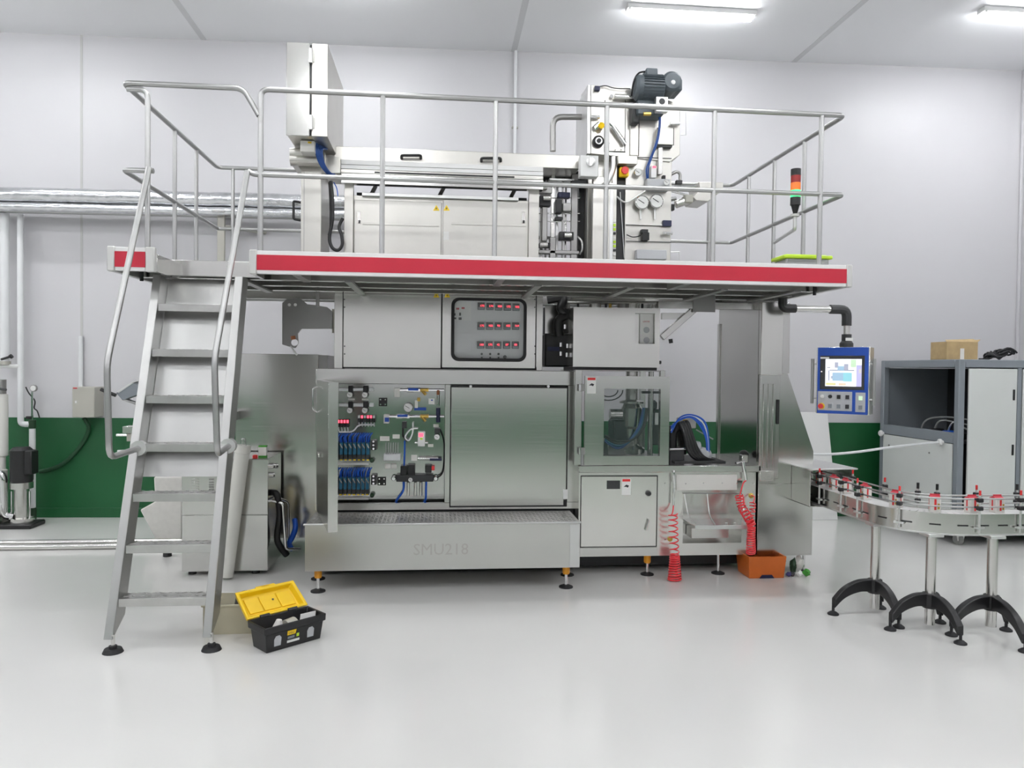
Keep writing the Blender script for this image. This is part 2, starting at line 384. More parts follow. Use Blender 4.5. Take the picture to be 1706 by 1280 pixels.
for s in (-1, 1):
    if s < 0: a, b, c, d = P(248, 287, YP), P(178, 605, 4.22), P(182, 757, 4.22), (215, 766)
    else: a, b, c, d = P(412, 291, YP), P(357, 600, 4.24), P(362, 752, 4.24), (386, 764)
    a.z = zm + .012
    e = V((lx(c.z, s), ly(c.z) + .03, c.z - .01))
    h = T('handrail', 'pipe', la, [a, b, c + V((0, 0, -.02)), e], RR * 1.05, 10, .07)
    C('mounting_flange', 'alu', h, e - V((.0, .03, 0)), e + V((0, .012, 0)), .045, n=14)

# closed back sheet behind the upper treads
zz0, zz1 = .93, lz1 - .01
MB().prism([V((lx(zz0, -1) + .006, ly(zz0) + .125, zz0)), V((lx(zz0, 1) - .006, ly(zz0) + .125, zz0)), V((lx(zz1, 1) - .006, ly(zz1) + .125, zz1)), V((lx(zz1, -1) + .006, ly(zz1) + .125, zz1))], (0, .003, 0)).build('back_sheet', 'ladder', la)
# ------------------------------------------------------------------ step trough in front of the machine
YT, YC, YE, YR = 5.35, 5.82, 5.86, 5.66
def lev_foot(par, px, Y, ztop, sleeve=True, X=None):
    x = P(px, 960, Y).x if X is None else X
    f = MB().lathe((x, Y, 0), (0, 0, 1), [(.052, 0), (.052, .008), (.028, .018), (.012, .022)], 18).build('foot', 'rubber', par)
    C('stem', 'chrome', f, (x, Y, .022), (x, Y, ztop - .0), .011, n=10)
    if sleeve: MB().lathe((x, Y, ztop - .075), (0, 0, 1), [(.022, 0), (.027, .008), (.027, .075)], 14).build('sleeve', 'amber', f)
tx0, tx1 = P(508, 910, YT).x, P(966, 910, YT).x
tzt, tzb = .50, P(740, 949, YT).z
tt = thing('step_trough', 'low stainless steel step with chequered top and amber feet in front of the machine', 'machine step', ((tx0 + tx1) / 2, 5.58, 0))
s_ = MB().box(tx0, tx1, YT, YT + .004, tzb, tzt - .012); s_.box(tx0, tx0 + .004, YT + .004, YC - .02, tzb, tzt - .012); s_.box(tx1 - .004, tx1, YT + .004, YC - .02, tzb, tzt - .012)
s_.box(tx0 + .004, tx1 - .004, YT + .004, YC - .02, tzb + .02, tzb + .024)
sk = s_.build('skirt', 'steelr', tt)
B('end_flange', 'alu', sk, tx1 - .075, tx1 - .001, YT - .004, YT, tzb + .002, tzt - .02)
B('rim', 'alu', tt, tx0 - .012, tx1 + .006, YT - .012, YT + .012, tzt - .014, tzt, bev=.004)
B('tread_plate', 'checker', tt, tx0, tx1, YT + .012, YC - .02, tzt - .012, tzt - .006, bev=0)
g = MB()
for i in range(64):
    for j in range(7):
        x = tx0 + .03 + (tx1 - tx0 - .06) * i / 63; y = YT + .05 + .055 * j; q = (-1) ** (i + j)
        g.obox((x, y, tzt - .005), (1, q, 0), (-q, 1, 0), (0, 0, 1), .011, .0035, .002)
g.build('chequer_bosses', 'checker', tt, kind='stuff')
for px in (530, 943): lev_foot(tt, px, 5.42, tzb + .01)
lev_foot(tt, 945, 5.74, tzb + .02, False); lev_foot(tt, 530, 5.74, tzb + .02, False)
a = P(688, 925, YT - .0005); text('SMU218', .115, a, (1, 0, 0), (0, 0, 1), 'scribble', sk, 'scratched_lettering')
# ------------------------------------------------------------------ pneumatic cabinet
cx0, cx1 = P(526, 700, YC).x, P(962, 700, YC).x
cz0, cz1 = tzt + .006, P(745, 617, YC).z
pc = thing('pneumatic_cabinet', 'stainless lower cabinet with its left door open on blue hoses and gauges', 'machine cabinet', ((cx0 + cx1) / 2, 6.1, cz0))
s_ = MB(); YB_ = 6.45
s_.box(cx0, cx0 + .006, YC, YB_, cz0, cz1 - .003); s_.box(cx1 - .006, cx1, YC, YB_, cz0, cz1 - .003); s_.box(cx0 + .006, cx1 - .006, YB_ - .006, YB_, cz0, cz1 - .003); s_.box(cx0 + .006, cx1 - .006, YC + .02, YB_ - .006, cz0, cz0 + .006)
s_.build('shell', 'steel', pc)
B('top_sheet', 'steel', pc, cx0, cx1, YC + .025, YB_, cz1 - .004, cz1)
def prect(n, m, a, b, c, d, Y, dep, par, fwd=0, bev=.0015, **k): return PB(n, m, par, a, b, c, d, Y, dep, fwd=fwd, bev=bev, **k)
zl = P(745, 641, YC).z
B('lintel', 'steel', pc, cx0, cx1, YC - .012, YC + .02, zl, cz1 + .004, bev=.004)
B('bottom_rail', 'steel', pc, cx0, cx1, YC - .012, YC + .02, cz0, P(700, 838, YC).z, bev=.002)
xm0, xm1 = P(741, 740, YC).x, P(750, 740, YC).x
zbr = P(700, 838, YC).z
B('mullion', 'steelv', pc, xm0, xm1, YC - .004, YC + .02, zbr, zl)
B('jamb', 'steelv', pc, cx0 + .006, P(540, 740, YC).x, YC - .004, YC + .02, zbr, zl)
B('jamb', 'steelv', pc, P(945, 740, YC).x, cx1, YC - .012, YC + .02, zbr, zl)
prect('door_seal', 'rubber', 749.5, 644, 945.5, 845, YC - .018, .012, pc, bev=0)
rd = prect('closed_door', 'steel', 751, 646, 944, 843, YC - .03, .024, pc, bev=.003)
for px, py in ((784, 644), (913, 644)):
    q = P(px, py, YC - .03); C('latch', 'chrome', rd, (q.x, YC - .03, q.z), (q.x, YC - .05, q.z), .011, n=10)
prect('lock', 'white', 938, 816, 946, 832, YC - .04, .012, rd); prect('lock_tail', 'black', 939, 833, 943, 842, YC - .04, .012, rd)
# open door: hinged on the left jamb, its free edge swung towards the room
h0 = V((cx0 + .008, YC - .014, 0)); f0 = P(546, 740, 5.0); f0.z = 0
u = (f0 - h0).normalized(); n_ = V((-u.y, u.x, 0))
n_ = n_ if n_.x > 0 else -n_
dz0, dz1 = cz0 + .012, P(526, 633, YC).z
def dpt(a, b, z): return h0 + u * a + n_ * b + V((0, 0, z))
DW = .86
m_ = MB(); c = dpt(DW / 2, .003, (dz0 + dz1) / 2); m_.obox(c, u, (0, 0, 1), n_, DW / 2, (dz1 - dz0) / 2, .0025)
c = dpt(DW - .0025, .032, (dz0 + dz1) / 2); m_.obox(c, u, (0, 0, 1), n_, .0025, (dz1 - dz0) / 2, .032)
for z in (dz0 + .0025, dz1 - .0025): m_.obox(dpt(DW / 2, .024, z), u, (0, 0, 1), n_, DW / 2 - .006, .0025, .021)
od = m_.build('open_door', 'steelv', pc, bev=.001)
T('pull_handle', 'chrome', od, [dpt(.10, -.001, dz1 - .05), dpt(.10, -.035, dz1 - .06), dpt(.10, -.035, dz1 - .22), dpt(.10, -.001, dz1 - .24)], .007, 8, .02)
MB().obox(dpt(.30, -.010, dz0 + .45), u, (0, 0, 1), n_, .055, .014, .008).build('latch', 'steelb', od, bev=.003)
# mounting panel and its pneumatics
YM = YC + .10
mp_ = prect('mounting_panel', 'mirror', 541, 639, 742, 842, YM, .004, pc)
def gauge(par, px, py, Y, rpx, name='gauge', face='label'):
    c = P(px, py, Y); r = (P(px + rpx, py, Y) - c).length
    g_ = MB().lathe((c.x, Y, c.z), (0, -1, 0), [(r, 0), (r, .018), (r * .9, .024), (r * .84, .020)], 18).build(name, 'chrome', par)
    MB().cyl((c.x, Y - .0195, c.z), (c.x, Y - .0212, c.z), r * .84, n=18).build('dial', face, g_)
    MB().obox((c.x - r * .15, Y - .022, c.z + r * .1), (1, 0, -.6), (0, 1, 0), (.6, 0, 1), r * .5, .0006, r * .05).build('needle', 'ink', g_)
    return g_
for py in (649, 675):
    for k, px in enumerate((566, 590)):
        f_ = MB().cyl(P(px - 1, py, YM - .03), P(px + 15, py, YM - .03), .014, n=12).build('filter_bowl', 'pvc', pc)
    for k, px in enumerate((583, 608)):
        prect('regulator', 'black', px - 3, py - 6, px + 5, py + 5, YM - .05, .05, pc, bev=.004)
        gauge(pc, px - 0, py + 9, YM - .05, 5, 'regulator_gauge')
    prect('fitting', 'pvc', 615, py - 3, 622, py + 3, YM - .035, .034, pc)
    for px in (586, 609):
        if py == 649: prect('name_tag', 'paper', px - 6, py + 15, px + 5, py + 18, YM, .001, pc, fwd=.001, bev=0)
# pressure switches with lit displays
for k in range(4):
    px = 564 + 5.0 * k
    b_ = prect('pressure_switch', 'black', px - 2, 699, px + 2, 712, YM - .04, .04, pc); prect('display', 'led', px - 1.8, 700, px + 1.8, 705, YM - .0415, .0012, b_, bev=0)
    T('hose', 'pvc', b_, [P(px, 712, YM - .02), P(px + 1, 719, YM - .02)], .004, 6)
for k in range(6):
    px = 598 + 5.0 * k
    b_ = prect('pressure_switch', 'black' if k % 2 else 'dark', px - 2, 692, px + 2, 704, YM - .04, .04, pc); prect('display', 'led' if k in (1, 3, 4) else 'label', px - 1.8, 692.5, px + 1.8, 697, YM - .0415, .0012, b_, bev=0)
    T('hose', 'pvc', b_, [P(px, 704, YM - .02), P(px + .5, 711, YM - .02)], .004, 6)
T('hose', 'pvc', pc, [P(565, 720, YM - .03), P(588, 720, YM - .03), P(597, 708, YM - .03), P(622, 708, YM - .03)], .006, 6, .03)
# two valve islands with blue hoses
for yb, pxs in ((758, 0), (816, -1)):
    for k in range(8):
        px = 561 + 7.4 * k + pxs
        v_ = prect('valve', 'teal', px - 2.6, yb - 20, px + 2.6, yb, YM - .06, .06, pc, bev=.002)
        prect('solenoid', 'dark', px - 2.8, yb, px + 2.8, yb + 9, YM - .05, .05, v_); prect('tag', 'warn', px - 2, yb + 7.5, px + 2, yb + 9.5, YM - .052, .001, v_, bev=0)
        T('elbow', 'chrome', v_, [P(px - 2, yb - 18, YM - .066), P(px + 2, yb - 11, YM - .07)], .005, 6)
        for q in (-1, 1):
            T('hose', 'bluehose', v_, [P(px + q * 1.5, yb - 20, YM - .035), P(px + q * 1.2 + random.uniform(-2, 2), yb - 30, YM - .06 - .02 * random.random()), P(px + q * 2 + 5, yb - 36, YM - .01)], .0055, 6, .02)
    prect('end_block', 'dark', 618, yb - 24, 627, yb - 8, YM - .06, .06, pc)
    for q in (-22, -16, -10): C('plug', 'chrome', pc, P(622, yb + q, YM - .06), P(622, yb + q, YM - .075) , .008, n=8)
    c = P(620, yb + 9, YM - .03); MB().lathe(c, (0, -1, 0), [(.018, -.03), (.018, .02), (.012, .03)], 12).build('silencer', 'darkgreen', pc)
    MB().pb(557, yb + 13, 614, yb + 17, YM - .03, .03).build('manifold_rail', 'alu', pc)
for px, py in ((638, 670), (636, 802)):
    b_ = prect('terminal_plate', 'black', px - 7, py - 7, px + 7, py + 7, YM - .012, .012, pc, bev=.002)
    for a in (-4, 4):
        for c in (-4, 4): q = P(px + a, py + c, YM - .012); C('bolt', 'chrome', b_, q, q + V((0, -.006, 0)), .006, n=8)
def hpipe(px0, px1, py, mt, r, nm='pipe'): return C(nm, mt, pc, P(px0, py, YM - .04), P(px1, py, YM - .04), r, n=10)
for py, o in ((650, 0), (694, -18)):
    hpipe(660 + o, 740, py, 'chrome', .009); b_ = C('ball_valve', 'chrome', pc, P(678 + o, py, YM - .04), P(700 + o, py, YM - .04), .016, n=10)
    MB().pb(680 + o, py - 3, 697 + o, py + 1, YM - .065, .006).build('lever', 'blue', b_, bev=.002)
    y_ = C('strainer', 'brass', pc, P(700, py, YM - .04), P(714, py, YM - .04), .014, n=10); C('strainer_leg', 'brass', y_, P(703, py + 1, YM - .045), P(709, py + 8, YM - .06), .011, n=10)
    prect('valve_body', 'offwhite', 658 + o - 1, py - 3, 664 + o + 2, py + 12, YM - .05, .05, pc)
prect('badge', 'blue', 641, 696, 648, 703, YM - .053, .001, pc, bev=0)
C('riser', 'copper', pc, P(730, 650, YM - .04), P(730, 658, YM - .04), .012); C('riser', 'chrome', pc, P(730, 658, YM - .04), P(730, 676, YM - .04), .010)
C('union', 'navy', pc, P(730, 680, YM - .04), P(730, 704, YM - .04), .016)
gauge(pc, 680, 679, YM - .045, 8, 'pressure_gauge'); C('gauge_stem', 'chrome', pc, P(680, 686, YM - .04), P(680, 694, YM - .04), .008)
q = prect('regulator', 'offwhite', 691, 668, 696, 680, YM - .05, .05, pc); prect('cap', 'brass', 695, 663, 700, 669, YM - .05, .03, q)
for a in ((714, 664, 724, 674), (690, 670 + 9, 710, 684)): prect('instruction_tag', 'label' if a[0] > 700 else 'blue', *a, YM, .001, pc, fwd=.001, bev=0)
prect('instruction_tag', 'blue', 718, 666, 721, 668, YM - .001, .001, pc, fwd=.001, bev=0)
for a in ((633, 727, 649, 735), (654, 724, 666, 731), (722, 707, 731, 712), (713, 740, 722, 745), (685, 758, 695, 768), (641, 772, 651, 781), (652, 772, 661, 781)): prect('paper_tag', 'paper', *a, YM, .001, pc, fwd=.001, bev=0)
fm = prect('flow_switch', 'white', 696, 720, 708, 744, YM - .05, .05, pc, bev=.003); prect('display', 'led', 698, 722, 705, 728, YM - .0515, .0012, fm, bev=0); prect('display', 'lime', 700, 730, 704, 733, YM - .0515, .0012, fm, bev=0)
C('port', 'chrome', pc, P(691, 738, YM - .03), P(713, 738, YM - .03), .008)
T('hose', 'pvc', pc, spline([P(696, 714, YM - .04), P(684, 716, YM - .06), P(675, 728, YM - .07), P(681, 734, YM - .07), P(687, 722, YM - .06), P(688, 704, YM - .05)]), .006, 6)
T('hose', 'bluehose', pc, [P(674, 735, YM - .03), P(674, 752, YM - .04), P(673, 776, YM - .03)], .006, 6)
T('cable', 'black', pc, [P(671, 704, YM - .03), P(671, 727, YM - .03), P(678, 735, YM - .03)], .007, 6)
prect('solenoid', 'dark', 670, 703, 677, 714, YM - .05, .05, pc)
gauge(pc, 728, 728, YM - .05, 5, 'regulator_gauge'); prect('regulator', 'dark', 724, 714, 733, 722, YM - .05, .05, pc)
mf = prect('nozzle_block', 'pvc', 639, 757, 667, 768, YM - .05, .05, pc, bev=.003)
for k in range(6): T('hose', 'clearpl', mf, [P(643 + 4 * k, 757, YM - .03), P(643 + 4 * k, 738, YM - .025)], .0035, 6)
b_ = C('drain_valve', 'chrome', pc, P(697, 764, YM - .04), P(730, 764, YM - .04), .012); prect('lever', 'navy', 716, 764, 736, 768, YM - .07, .008, b_)
fr_ = prect('air_filter', 'dark', 660, 792, 722, 803, YM - .07, .07, pc, bev=.004)
for a in ((667, 777, 678, 793), (679, 775, 691, 793), (708, 776, 719, 788)): prect('knob_block', 'black', *a, YM - .065, .06, fr_, bev=.004)
prect('red_button', 'redp', 719, 777, 724, 784, YM - .06, .05, fr_); gauge(fr_, 684, 799, YM - .07, 4)
for px in (656, 726): q = P(px, 797, YM - .04); MB().lathe(q, (0, -1, 0), [(.02, -.02), (.02, .02), (.014, .03)], 12).build('port', 'chrome', fr_)
for px in (680, 692, 701): C('drain_glass', 'steelm', pc, P(px, 804, YM - .03), P(px, 826, YM - .03), .012, n=10)
for px0, px1 in ((672, 662), (710, 709)): T('hose', 'bluehose', pc, spline([P(px0, 803, YM - .04), P(px0 - .5, 818, YM - .05), P(px1, 832, YM - .04), P(px1 - 3, 838, YM - .03)], 4), .008, 6)
T('cable', 'black', pc, spline([P(728, 796, YM - .05), P(738, 785, YM - .05), P(740, 740, YM - .03), P(733, 715, YM - .03)], 5), .006, 6)
# ------------------------------------------------------------------ electrical cabinet with temperature controllers
ex0, ex1 = P(557, 550, YE).x, P(904, 550, YE).x
ez0, ez1 = cz1 + .006, DZ - .06
ec = thing('electrical_cabinet', 'matt steel control cabinet with black-framed window of red temperature displays', 'control cabinet', ((ex0 + ex1) / 2, 6.1, ez0))
B('shell', 'steelm', ec, ex0, ex1, YE + .02, 6.40, ez0, ez1, bev=.003)
B('jamb', 'steelm', ec, ex0, P(571, 550, YE).x, YE, YE + .02, ez0, ez1); B('jamb', 'steelm', ec, P(893, 550, YE).x, ex1, YE, YE + .02, ez0, ez1)
for a in ((570.5, 482, 574, 615), (733, 482, 740, 615), (890, 482, 893.8, 615), (570.5, 610, 893.8, 615.2), (570.5, 482, 893.8, 486)): prect('door_seal', 'rubber', *a, YE - .003, .02, ec, bev=0)
d1 = prect('door', 'steelm', 572, 484, 735, 613, YE - .012, .03, ec, bev=.003)
# right door as a frame round the window opening
dx0, dx1, dzb, dzt = rect(737, 484, 892, 613, YE - .012); wx0, wx1, wz0, wz1 = rect(756, 501, 873, 598, YE - .012)
m_ = MB()
for a in ((dx0, wx0, dzb, dzt), (wx1, dx1, dzb, dzt), (wx0, wx1, dzb, wz0), (wx0, wx1, wz1, dzt)): m_.box(a[0], a[1], YE - .012, YE + .018, a[2], a[3])
d2 = m_.build('door', 'steelm', ec)
def rrect(x0, x1, z0, z1, r, n=6):
    o = []
    for cx_, cz_, a0 in ((x1 - r, z1 - r, 0), (x0 + r, z1 - r, 90), (x0 + r, z0 + r, 180), (x1 - r, z0 + r, 270)):
        for k in range(n + 1): a = R(a0 + 90 * k / n); o.append((cx_ + r * math.cos(a), cz_ + r * math.sin(a)))
    return o
ox0, ox1, oz0, oz1 = rect(751.5, 497, 877, 602.5, YE - .012)
A, Bq = rrect(ox0, ox1, oz0, oz1, .06), rrect(wx0 + .004, wx1 - .004, wz0 + .004, wz1 - .004, .042)
m_ = MB(); n = len(A)
for y in (YE - .03, YE - .01): m_.v += [V((x, y, z)) for x, z in A] + [V((x, y, z)) for x, z in Bq]
for k in range(n):
    k2 = (k + 1) % n
    m_.f += [(k, k2, n + k2, n + k), (2 * n + k, 3 * n + k, 3 * n + k2, 2 * n + k2), (k, 2 * n + k, 2 * n + k2, k2), (n + k, n + k2, 3 * n + k2, 3 * n + k)]
m_.build('window_gasket', 'black', d2, bev=.003)
B('window_pane', 'glass', d2, wx0 + .002, wx1 - .002, YE - .004, YE - .001, wz0 + .002, wz1 - .002, bev=0)
ip = B('instrument_panel', 'instr', ec, wx0 + .001, wx1 - .001, YE + .016, YE + .0195, wz0 + .001, wz1 - .001, bev=0)
prect('circuit_sheet', 'white', 757, 503, 785, 534, YE + .016, .001, ip, fwd=.001, bev=0)
for a in ((760, 513, 765, 516), (769, 512, 774, 515)): prect('red_mark', 'inkred', *a, YE + .0148, .0006, ip, bev=0)
for a in ((757, 522, 759, 526), (757, 529, 760, 532), (765, 521, 768, 526), (764, 529, 769, 533)): prect('breaker', 'dark', *a, YE + .008, .008, ip, bev=0)
prect('blank_plate', 'instr', 757, 555, 786, 588, YE + .014, .002, ip, bev=.001)
vals = ['175', '174', '180', '172', '182', '175', '180', '90', '182', '164', '180', '175', '42', '87', '80']
for r_ in range(3):
    for c_ in range(5):
        px, py = 801.7 + 14.55 * c_ + (-.6 * r_), (510.8, 543.6, 575.2)[r_] + .45 * (c_ - 1) * (r_ == 0)
        tcn = prect('temperature_controller', 'dark', px - 5.8, py - 6.2, px + 5.8, py + 6, YE - .0, .016, ip, bev=.002)
        prect('keypad', 'grey', px - 5, py + 1.8, px + 5, py + 5.4, YE - .0012, .0012, tcn, bev=0)
        o_ = P(px - 2.0, py + .9, YE - .001); text(vals[r_ * 5 + c_], .0235, o_, (1, 0, 0), (0, 0, 1), 'led', tcn, 'digits')
for k in range(3):
    for py in (590, 596): q = P(802.5 + 14 * k, py, YE + .016); C('push_button', 'dark', ip, q, q + V((0, -.012, 0)), .009 if py < 593 else .007, n=10)
q = P(841, 595, YE + .016); C('selector', 'dark', ip, q, q + V((0, -.014, 0)), .014, n=12)
def warn_tri(par, px, py, Y, s=6):
    m_ = MB().prism([P(px - s, py + s * .75, Y), P(px + s, py + s * .75, Y), P(px, py - s * 1.0, Y)], (0, -.001, 0)); o = m_.build('warning_label', 'warn', par)
    y = Y - .0012
    MB().prism([P(px + s * .18, py - s * .5, y), P(px - s * .3, py + s * .15, y), P(px - s * .02, py + s * .12, y), P(px - s * .2, py + s * .6, y), P(px + s * .3, py - s * .02, y), P(px, py - s * .02, y)], (0, -.0006, 0)).build('bolt_symbol', 'ink', o)
for px in (727, 745): warn_tri(d1 if px < 736 else d2, px, 492, YE - .0125, 5)
for px in (574, 891):
    for py in (499, 512, 577, 590): q = P(px, py, YE - .012); C('hinge_screw', 'dark', d1 if px < 700 else d2, q + V((0, .004, 0)), q + V((0, -.004, 0)), .005, n=8)
# ------------------------------------------------------------------ hot air unit
YH = 5.70
ha = thing('hot_air_unit', 'plain matt steel box with a narrow recessed meter panel above the glazed door', 'machine cabinet', (P(1027, 612, YH).x, 5.9, P(1027, 618, YH).z))
hx0, hx1, hz0, hz1 = rect(955, 513, 1099, 612, YH)
rx0, rx1, rz0, rz1 = rect(1058, 522, 1091, 573, YH)
m_ = MB()
for a in ((hx0, rx0, hz0, hz1), (rx1, hx1, hz0, hz1), (rx0, rx1, hz0, rz0), (rx0, rx1, rz1, hz1)): m_.box(a[0], a[1], YH, YH + .05, a[2], a[3])
m_.box(hx0, hx1, YH + .05, YH + .52, hz0, hz1)
m_.build('housing', 'steelm', ha)
mt_ = B('meter_plate', 'label', ha, P(1068, 548, YH).x, rx1 - .002, YH + .034, YH + .0495, rz0 + .002, rz1 - .002, bev=.001)
B('sight_strip', 'steel', ha, rx0 + .002, P(1066, 548, YH).x, YH + .044, YH + .0495, rz0 + .002, rz1 - .002, bev=0)
for py in (550, 567):
    q = P(1077, py, YH + .034); MB().lathe(q, (0, -1, 0), [(.024, 0), (.024, .003), (.020, .003), (.020, .001)], 18).build('meter_ring', 'greyl', mt_)
o_ = P(1071, 537, YH + .0335); text('LEISTER', .016, o_, (1, 0, 0), (0, 0, 1), 'inkred', mt_)
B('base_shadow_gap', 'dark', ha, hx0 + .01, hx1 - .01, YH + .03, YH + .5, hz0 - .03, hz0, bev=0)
q = P(1103, 604, YH); C('knob', 'black', ha, (hx1, YH + .03, q.z), (hx1 + .022, YH + .03, q.z), .014)
# ------------------------------------------------------------------ filling cabinet (right part of the machine)
gx0, gx1 = P(964, 850, YR).x, P(1262, 850, YR).x
gzb, gzt = P(1110, 926, YR).z, P(1110, 787, YR).z
YGB = 6.45
fc = thing('filling_cabinet', 'stainless filling section with glazed door, fold-down shelf and amber-sleeved feet', 'machine cabinet', ((gx0 + gx1) / 2, 6.05, 0))
rcx0, rcx1, rcz0, rcz1 = rect(1138, 801, 1236, 905, YR)          # recess behind the fold-down shelf
m_ = MB()
for a in ((gx0, rcx0, gzb, gzt), (rcx1, gx1, gzb, gzt), (rcx0, rcx1, gzb, rcz0), (rcx0, rcx1, rcz1, gzt)): m_.box(a[0], a[1], YR, YR + .16, a[2], a[3])
m_.box(gx0, gx1, YR + .16, YGB, gzb, gzt); m_.build('body', 'steelm', fc)
prect('door_seal', 'rubber', 967, 792.5, 1095.2, 912, YR - .006, .006, fc, bev=0)
pld = prect('lower_door', 'steelm', 968, 794, 1094, 911, YR - .012, .012, fc, bev=.003)
prect('plinth', 'steel', 966, 913, 1095, 925, YR - .006, .006, fc)
B('underside_blocker', 'dark', fc, gx0 + .03, gx1 - .03, 5.90, 6.36, .03, gzb, bev=0)  # added dark block: cuts light and view so the floor underneath stays dark
B('underside_blocker', 'dark', pc, cx0 + .02, cx1 - .02, 5.84, YB_ - .02, .03, cz0, bev=0)  # second added block, deepens the shade below the pneumatic cabinet
prect('inspection_window', 'dark', 1011, 801, 1033, 815, YR - .014, .002, pld, bev=0)
def sticker(par, a, b, c, d, Y):
    s_ = prect('warning_sticker', 'label', a, b, c, d, Y, .0008, par, bev=0); h = (d - b)
    prect('red_header', 'redp', a + 1, b + .5, c - 1, b + h * .17, Y - .0006, .0006, s_, bev=0)
    MB().pprism([(a + 3, b + h * .5), (a + (c - a) * .5, b + h * .36), (c - 3, b + h * .42), (c - 5, b + h * .55), (a + (c - a) * .5, b + h * .5)], Y - .0006, .0006).build('pictogram', 'ink', s_)
sticker(pld, 1036, 798, 1051, 825, YR - .0132)
q = P(1080, 822, YR - .012); MB().lathe(q, (0, -1, 0), [(.022, 0), (.022, .012), (.015, .03), (.008, .032)], 16).build('knob', 'black', pld)
MB().obox(P(1078, 875, YR - .016), (0, 0, 1), (.25, 0, -.97), (0, 1, 0), .002, .04, .004).xf(Matrix.Identity(4)).build('turn_handle', 'chrome', pld)
T('lever_handle', 'chrome', pld, [P(1081, 866, YR - .03), P(1076, 884, YR - .03)], .008, 8)
B('front_lip', 'steel', fc, gx0 - .01, gx1 + .01, YR - .03, YGB, gzt + .002, P(1110, 776, YR - .03).z, bev=.004)
ztab = P(1110, 776, YR - .03).z
prect('cover_plate', 'offwhite', 1127, 791, 1228, 817, YR - .006, .006, fc)
for px, py in ((1172, 805), (1203, 805), (1109, 806), (1256, 806), (1142, 806), (1228, 806), (1109, 900), (1256, 820)): q = P(px, py, YR - .006); C('screw', 'chrome', fc, q, q + V((0, -.005, 0)), .006, n=8)
for px, py in ((1116, 898), (1251, 826)): q = P(px, py, YR); MB().lathe(q, (0, -1, 0), [(.02, -.002), (.02, .008), (.011, .012), (.011, .022)], 14).build('air_port', 'brass', fc)
B('recess_back', 'steelv', fc, rcx0, rcx1, YR + .152, YR + .159, rcz0, rcz1, bev=0); prect('drip_tray', 'steelb', 1152, 862 + 18, 1214, 897, YR + .02, .12, fc)
# fold-down shelf with two chains
sh = MB(); zs = P(1200, 878, YR - .20).z
sxa, sxb = P(1158, 878, YR - .20).x, P(1256, 878, YR - .20).x
sh.prism([V((rcx0 + .01, YR + .05, zs + .012)), V((rcx1 - .01, YR + .05, zs + .012)), V((sxb, YR - .20, zs + .008)), V((sxa, YR - .20, zs + .008))], (0, 0, -.006))
so = sh.build('fold_shelf', 'steel', fc); B('shelf_lip', 'alu', so, sxa, sxb, YR - .206, YR - .198, zs - .018, zs + .012)
for px0, x in ((1140, sxa + .005), (1178, sxa + .16), (1234, sxb - .005)):
    a = P(px0, 822, YR - .004); b_ = V((x, YR - .19, zs + .014)); mid = (a + b_) / 2 + V((0, .03, -.05))
    T('chain', 'alu', so, spline([a, mid, b_], 6), .005, 6)
T('hanger_rail', 'steeld', so, [P(1138, 822, YR - .006), P(1236, 822, YR - .006)], .006, 6)
for px, py in ((1212, 871), (1226, 871)): q = V((P(px, py, YR - .15).x, YR - .13, zs + .012)); C('hole_plug', 'label', so, q, q + V((0, 0, .004)), .01, n=10)
# upper frame: left post, glazed door, right opening
zft = P(1040, 617, YR).z
B('post', 'steelv', fc, P(957, 700, YR).x, P(969, 700, YR).x, YR - .005, YR + .05, ztab, zft, bev=.003); B('post', 'steelv', fc, P(1100, 700, YR).x, P(1108, 700, YR).x, YR + .01, YR + .05, ztab, zft)
B('post', 'steelv', fc, gx0, gx0 + .05, YGB - .05, YGB, ztab, zft); B('post', 'steelv', fc, P(1108, 700, YR).x, P(1108, 700, YR).x + .05, YGB - .05, YGB, ztab, zft)
B('header', 'steel', fc, gx0 - .03, P(1100, 620, YR).x, YR, YGB, zft, hz0 - .032, bev=.003)
YD = YR - .035
ax0, ax1, az0, az1 = rect(974, 627, 1115, 775, YD); bx0, bx1, bz0, bz1 = rect(1006, 648, 1100, 760, YD)
m_ = MB()
for a in ((ax0, bx0, az0, az1), (bx1, ax1, az0, az1), (bx0, bx1, az0, bz0), (bx0, bx1, bz1, az1)): m_.box(a[0], a[1], YD, YD + .025, a[2], a[3])
gd = m_.build('glazed_door', 'steel', fc)
B('pane', 'acryl', gd, bx0 + .001, bx1 - .001, YD + .014, YD + .018, bz0 + .001, bz1 - .001, bev=0)
sticker(gd, 978, 629, 993, 656, YD - .001)
for py in (646, 752):
    q = P(966, py, YD); h_ = C('hinge', 'chrome', gd, q + V((0, 0, -.025)), q + V((0, 0, .025)), .012, n=10); prect('hinge_leaf', 'steeld', 966, py - 6, 975, py + 6, YD - .003, .008, h_)
for px in (1078,): lev_foot(fc, px, YR + .06, gzb + .005)
lev_foot(fc, 1196, YR + .06, gzb + .005, False); lev_foot(fc, 1078, YGB - .08, gzb + .005); lev_foot(fc, 1230, YGB - .08, gzb + .005, False)
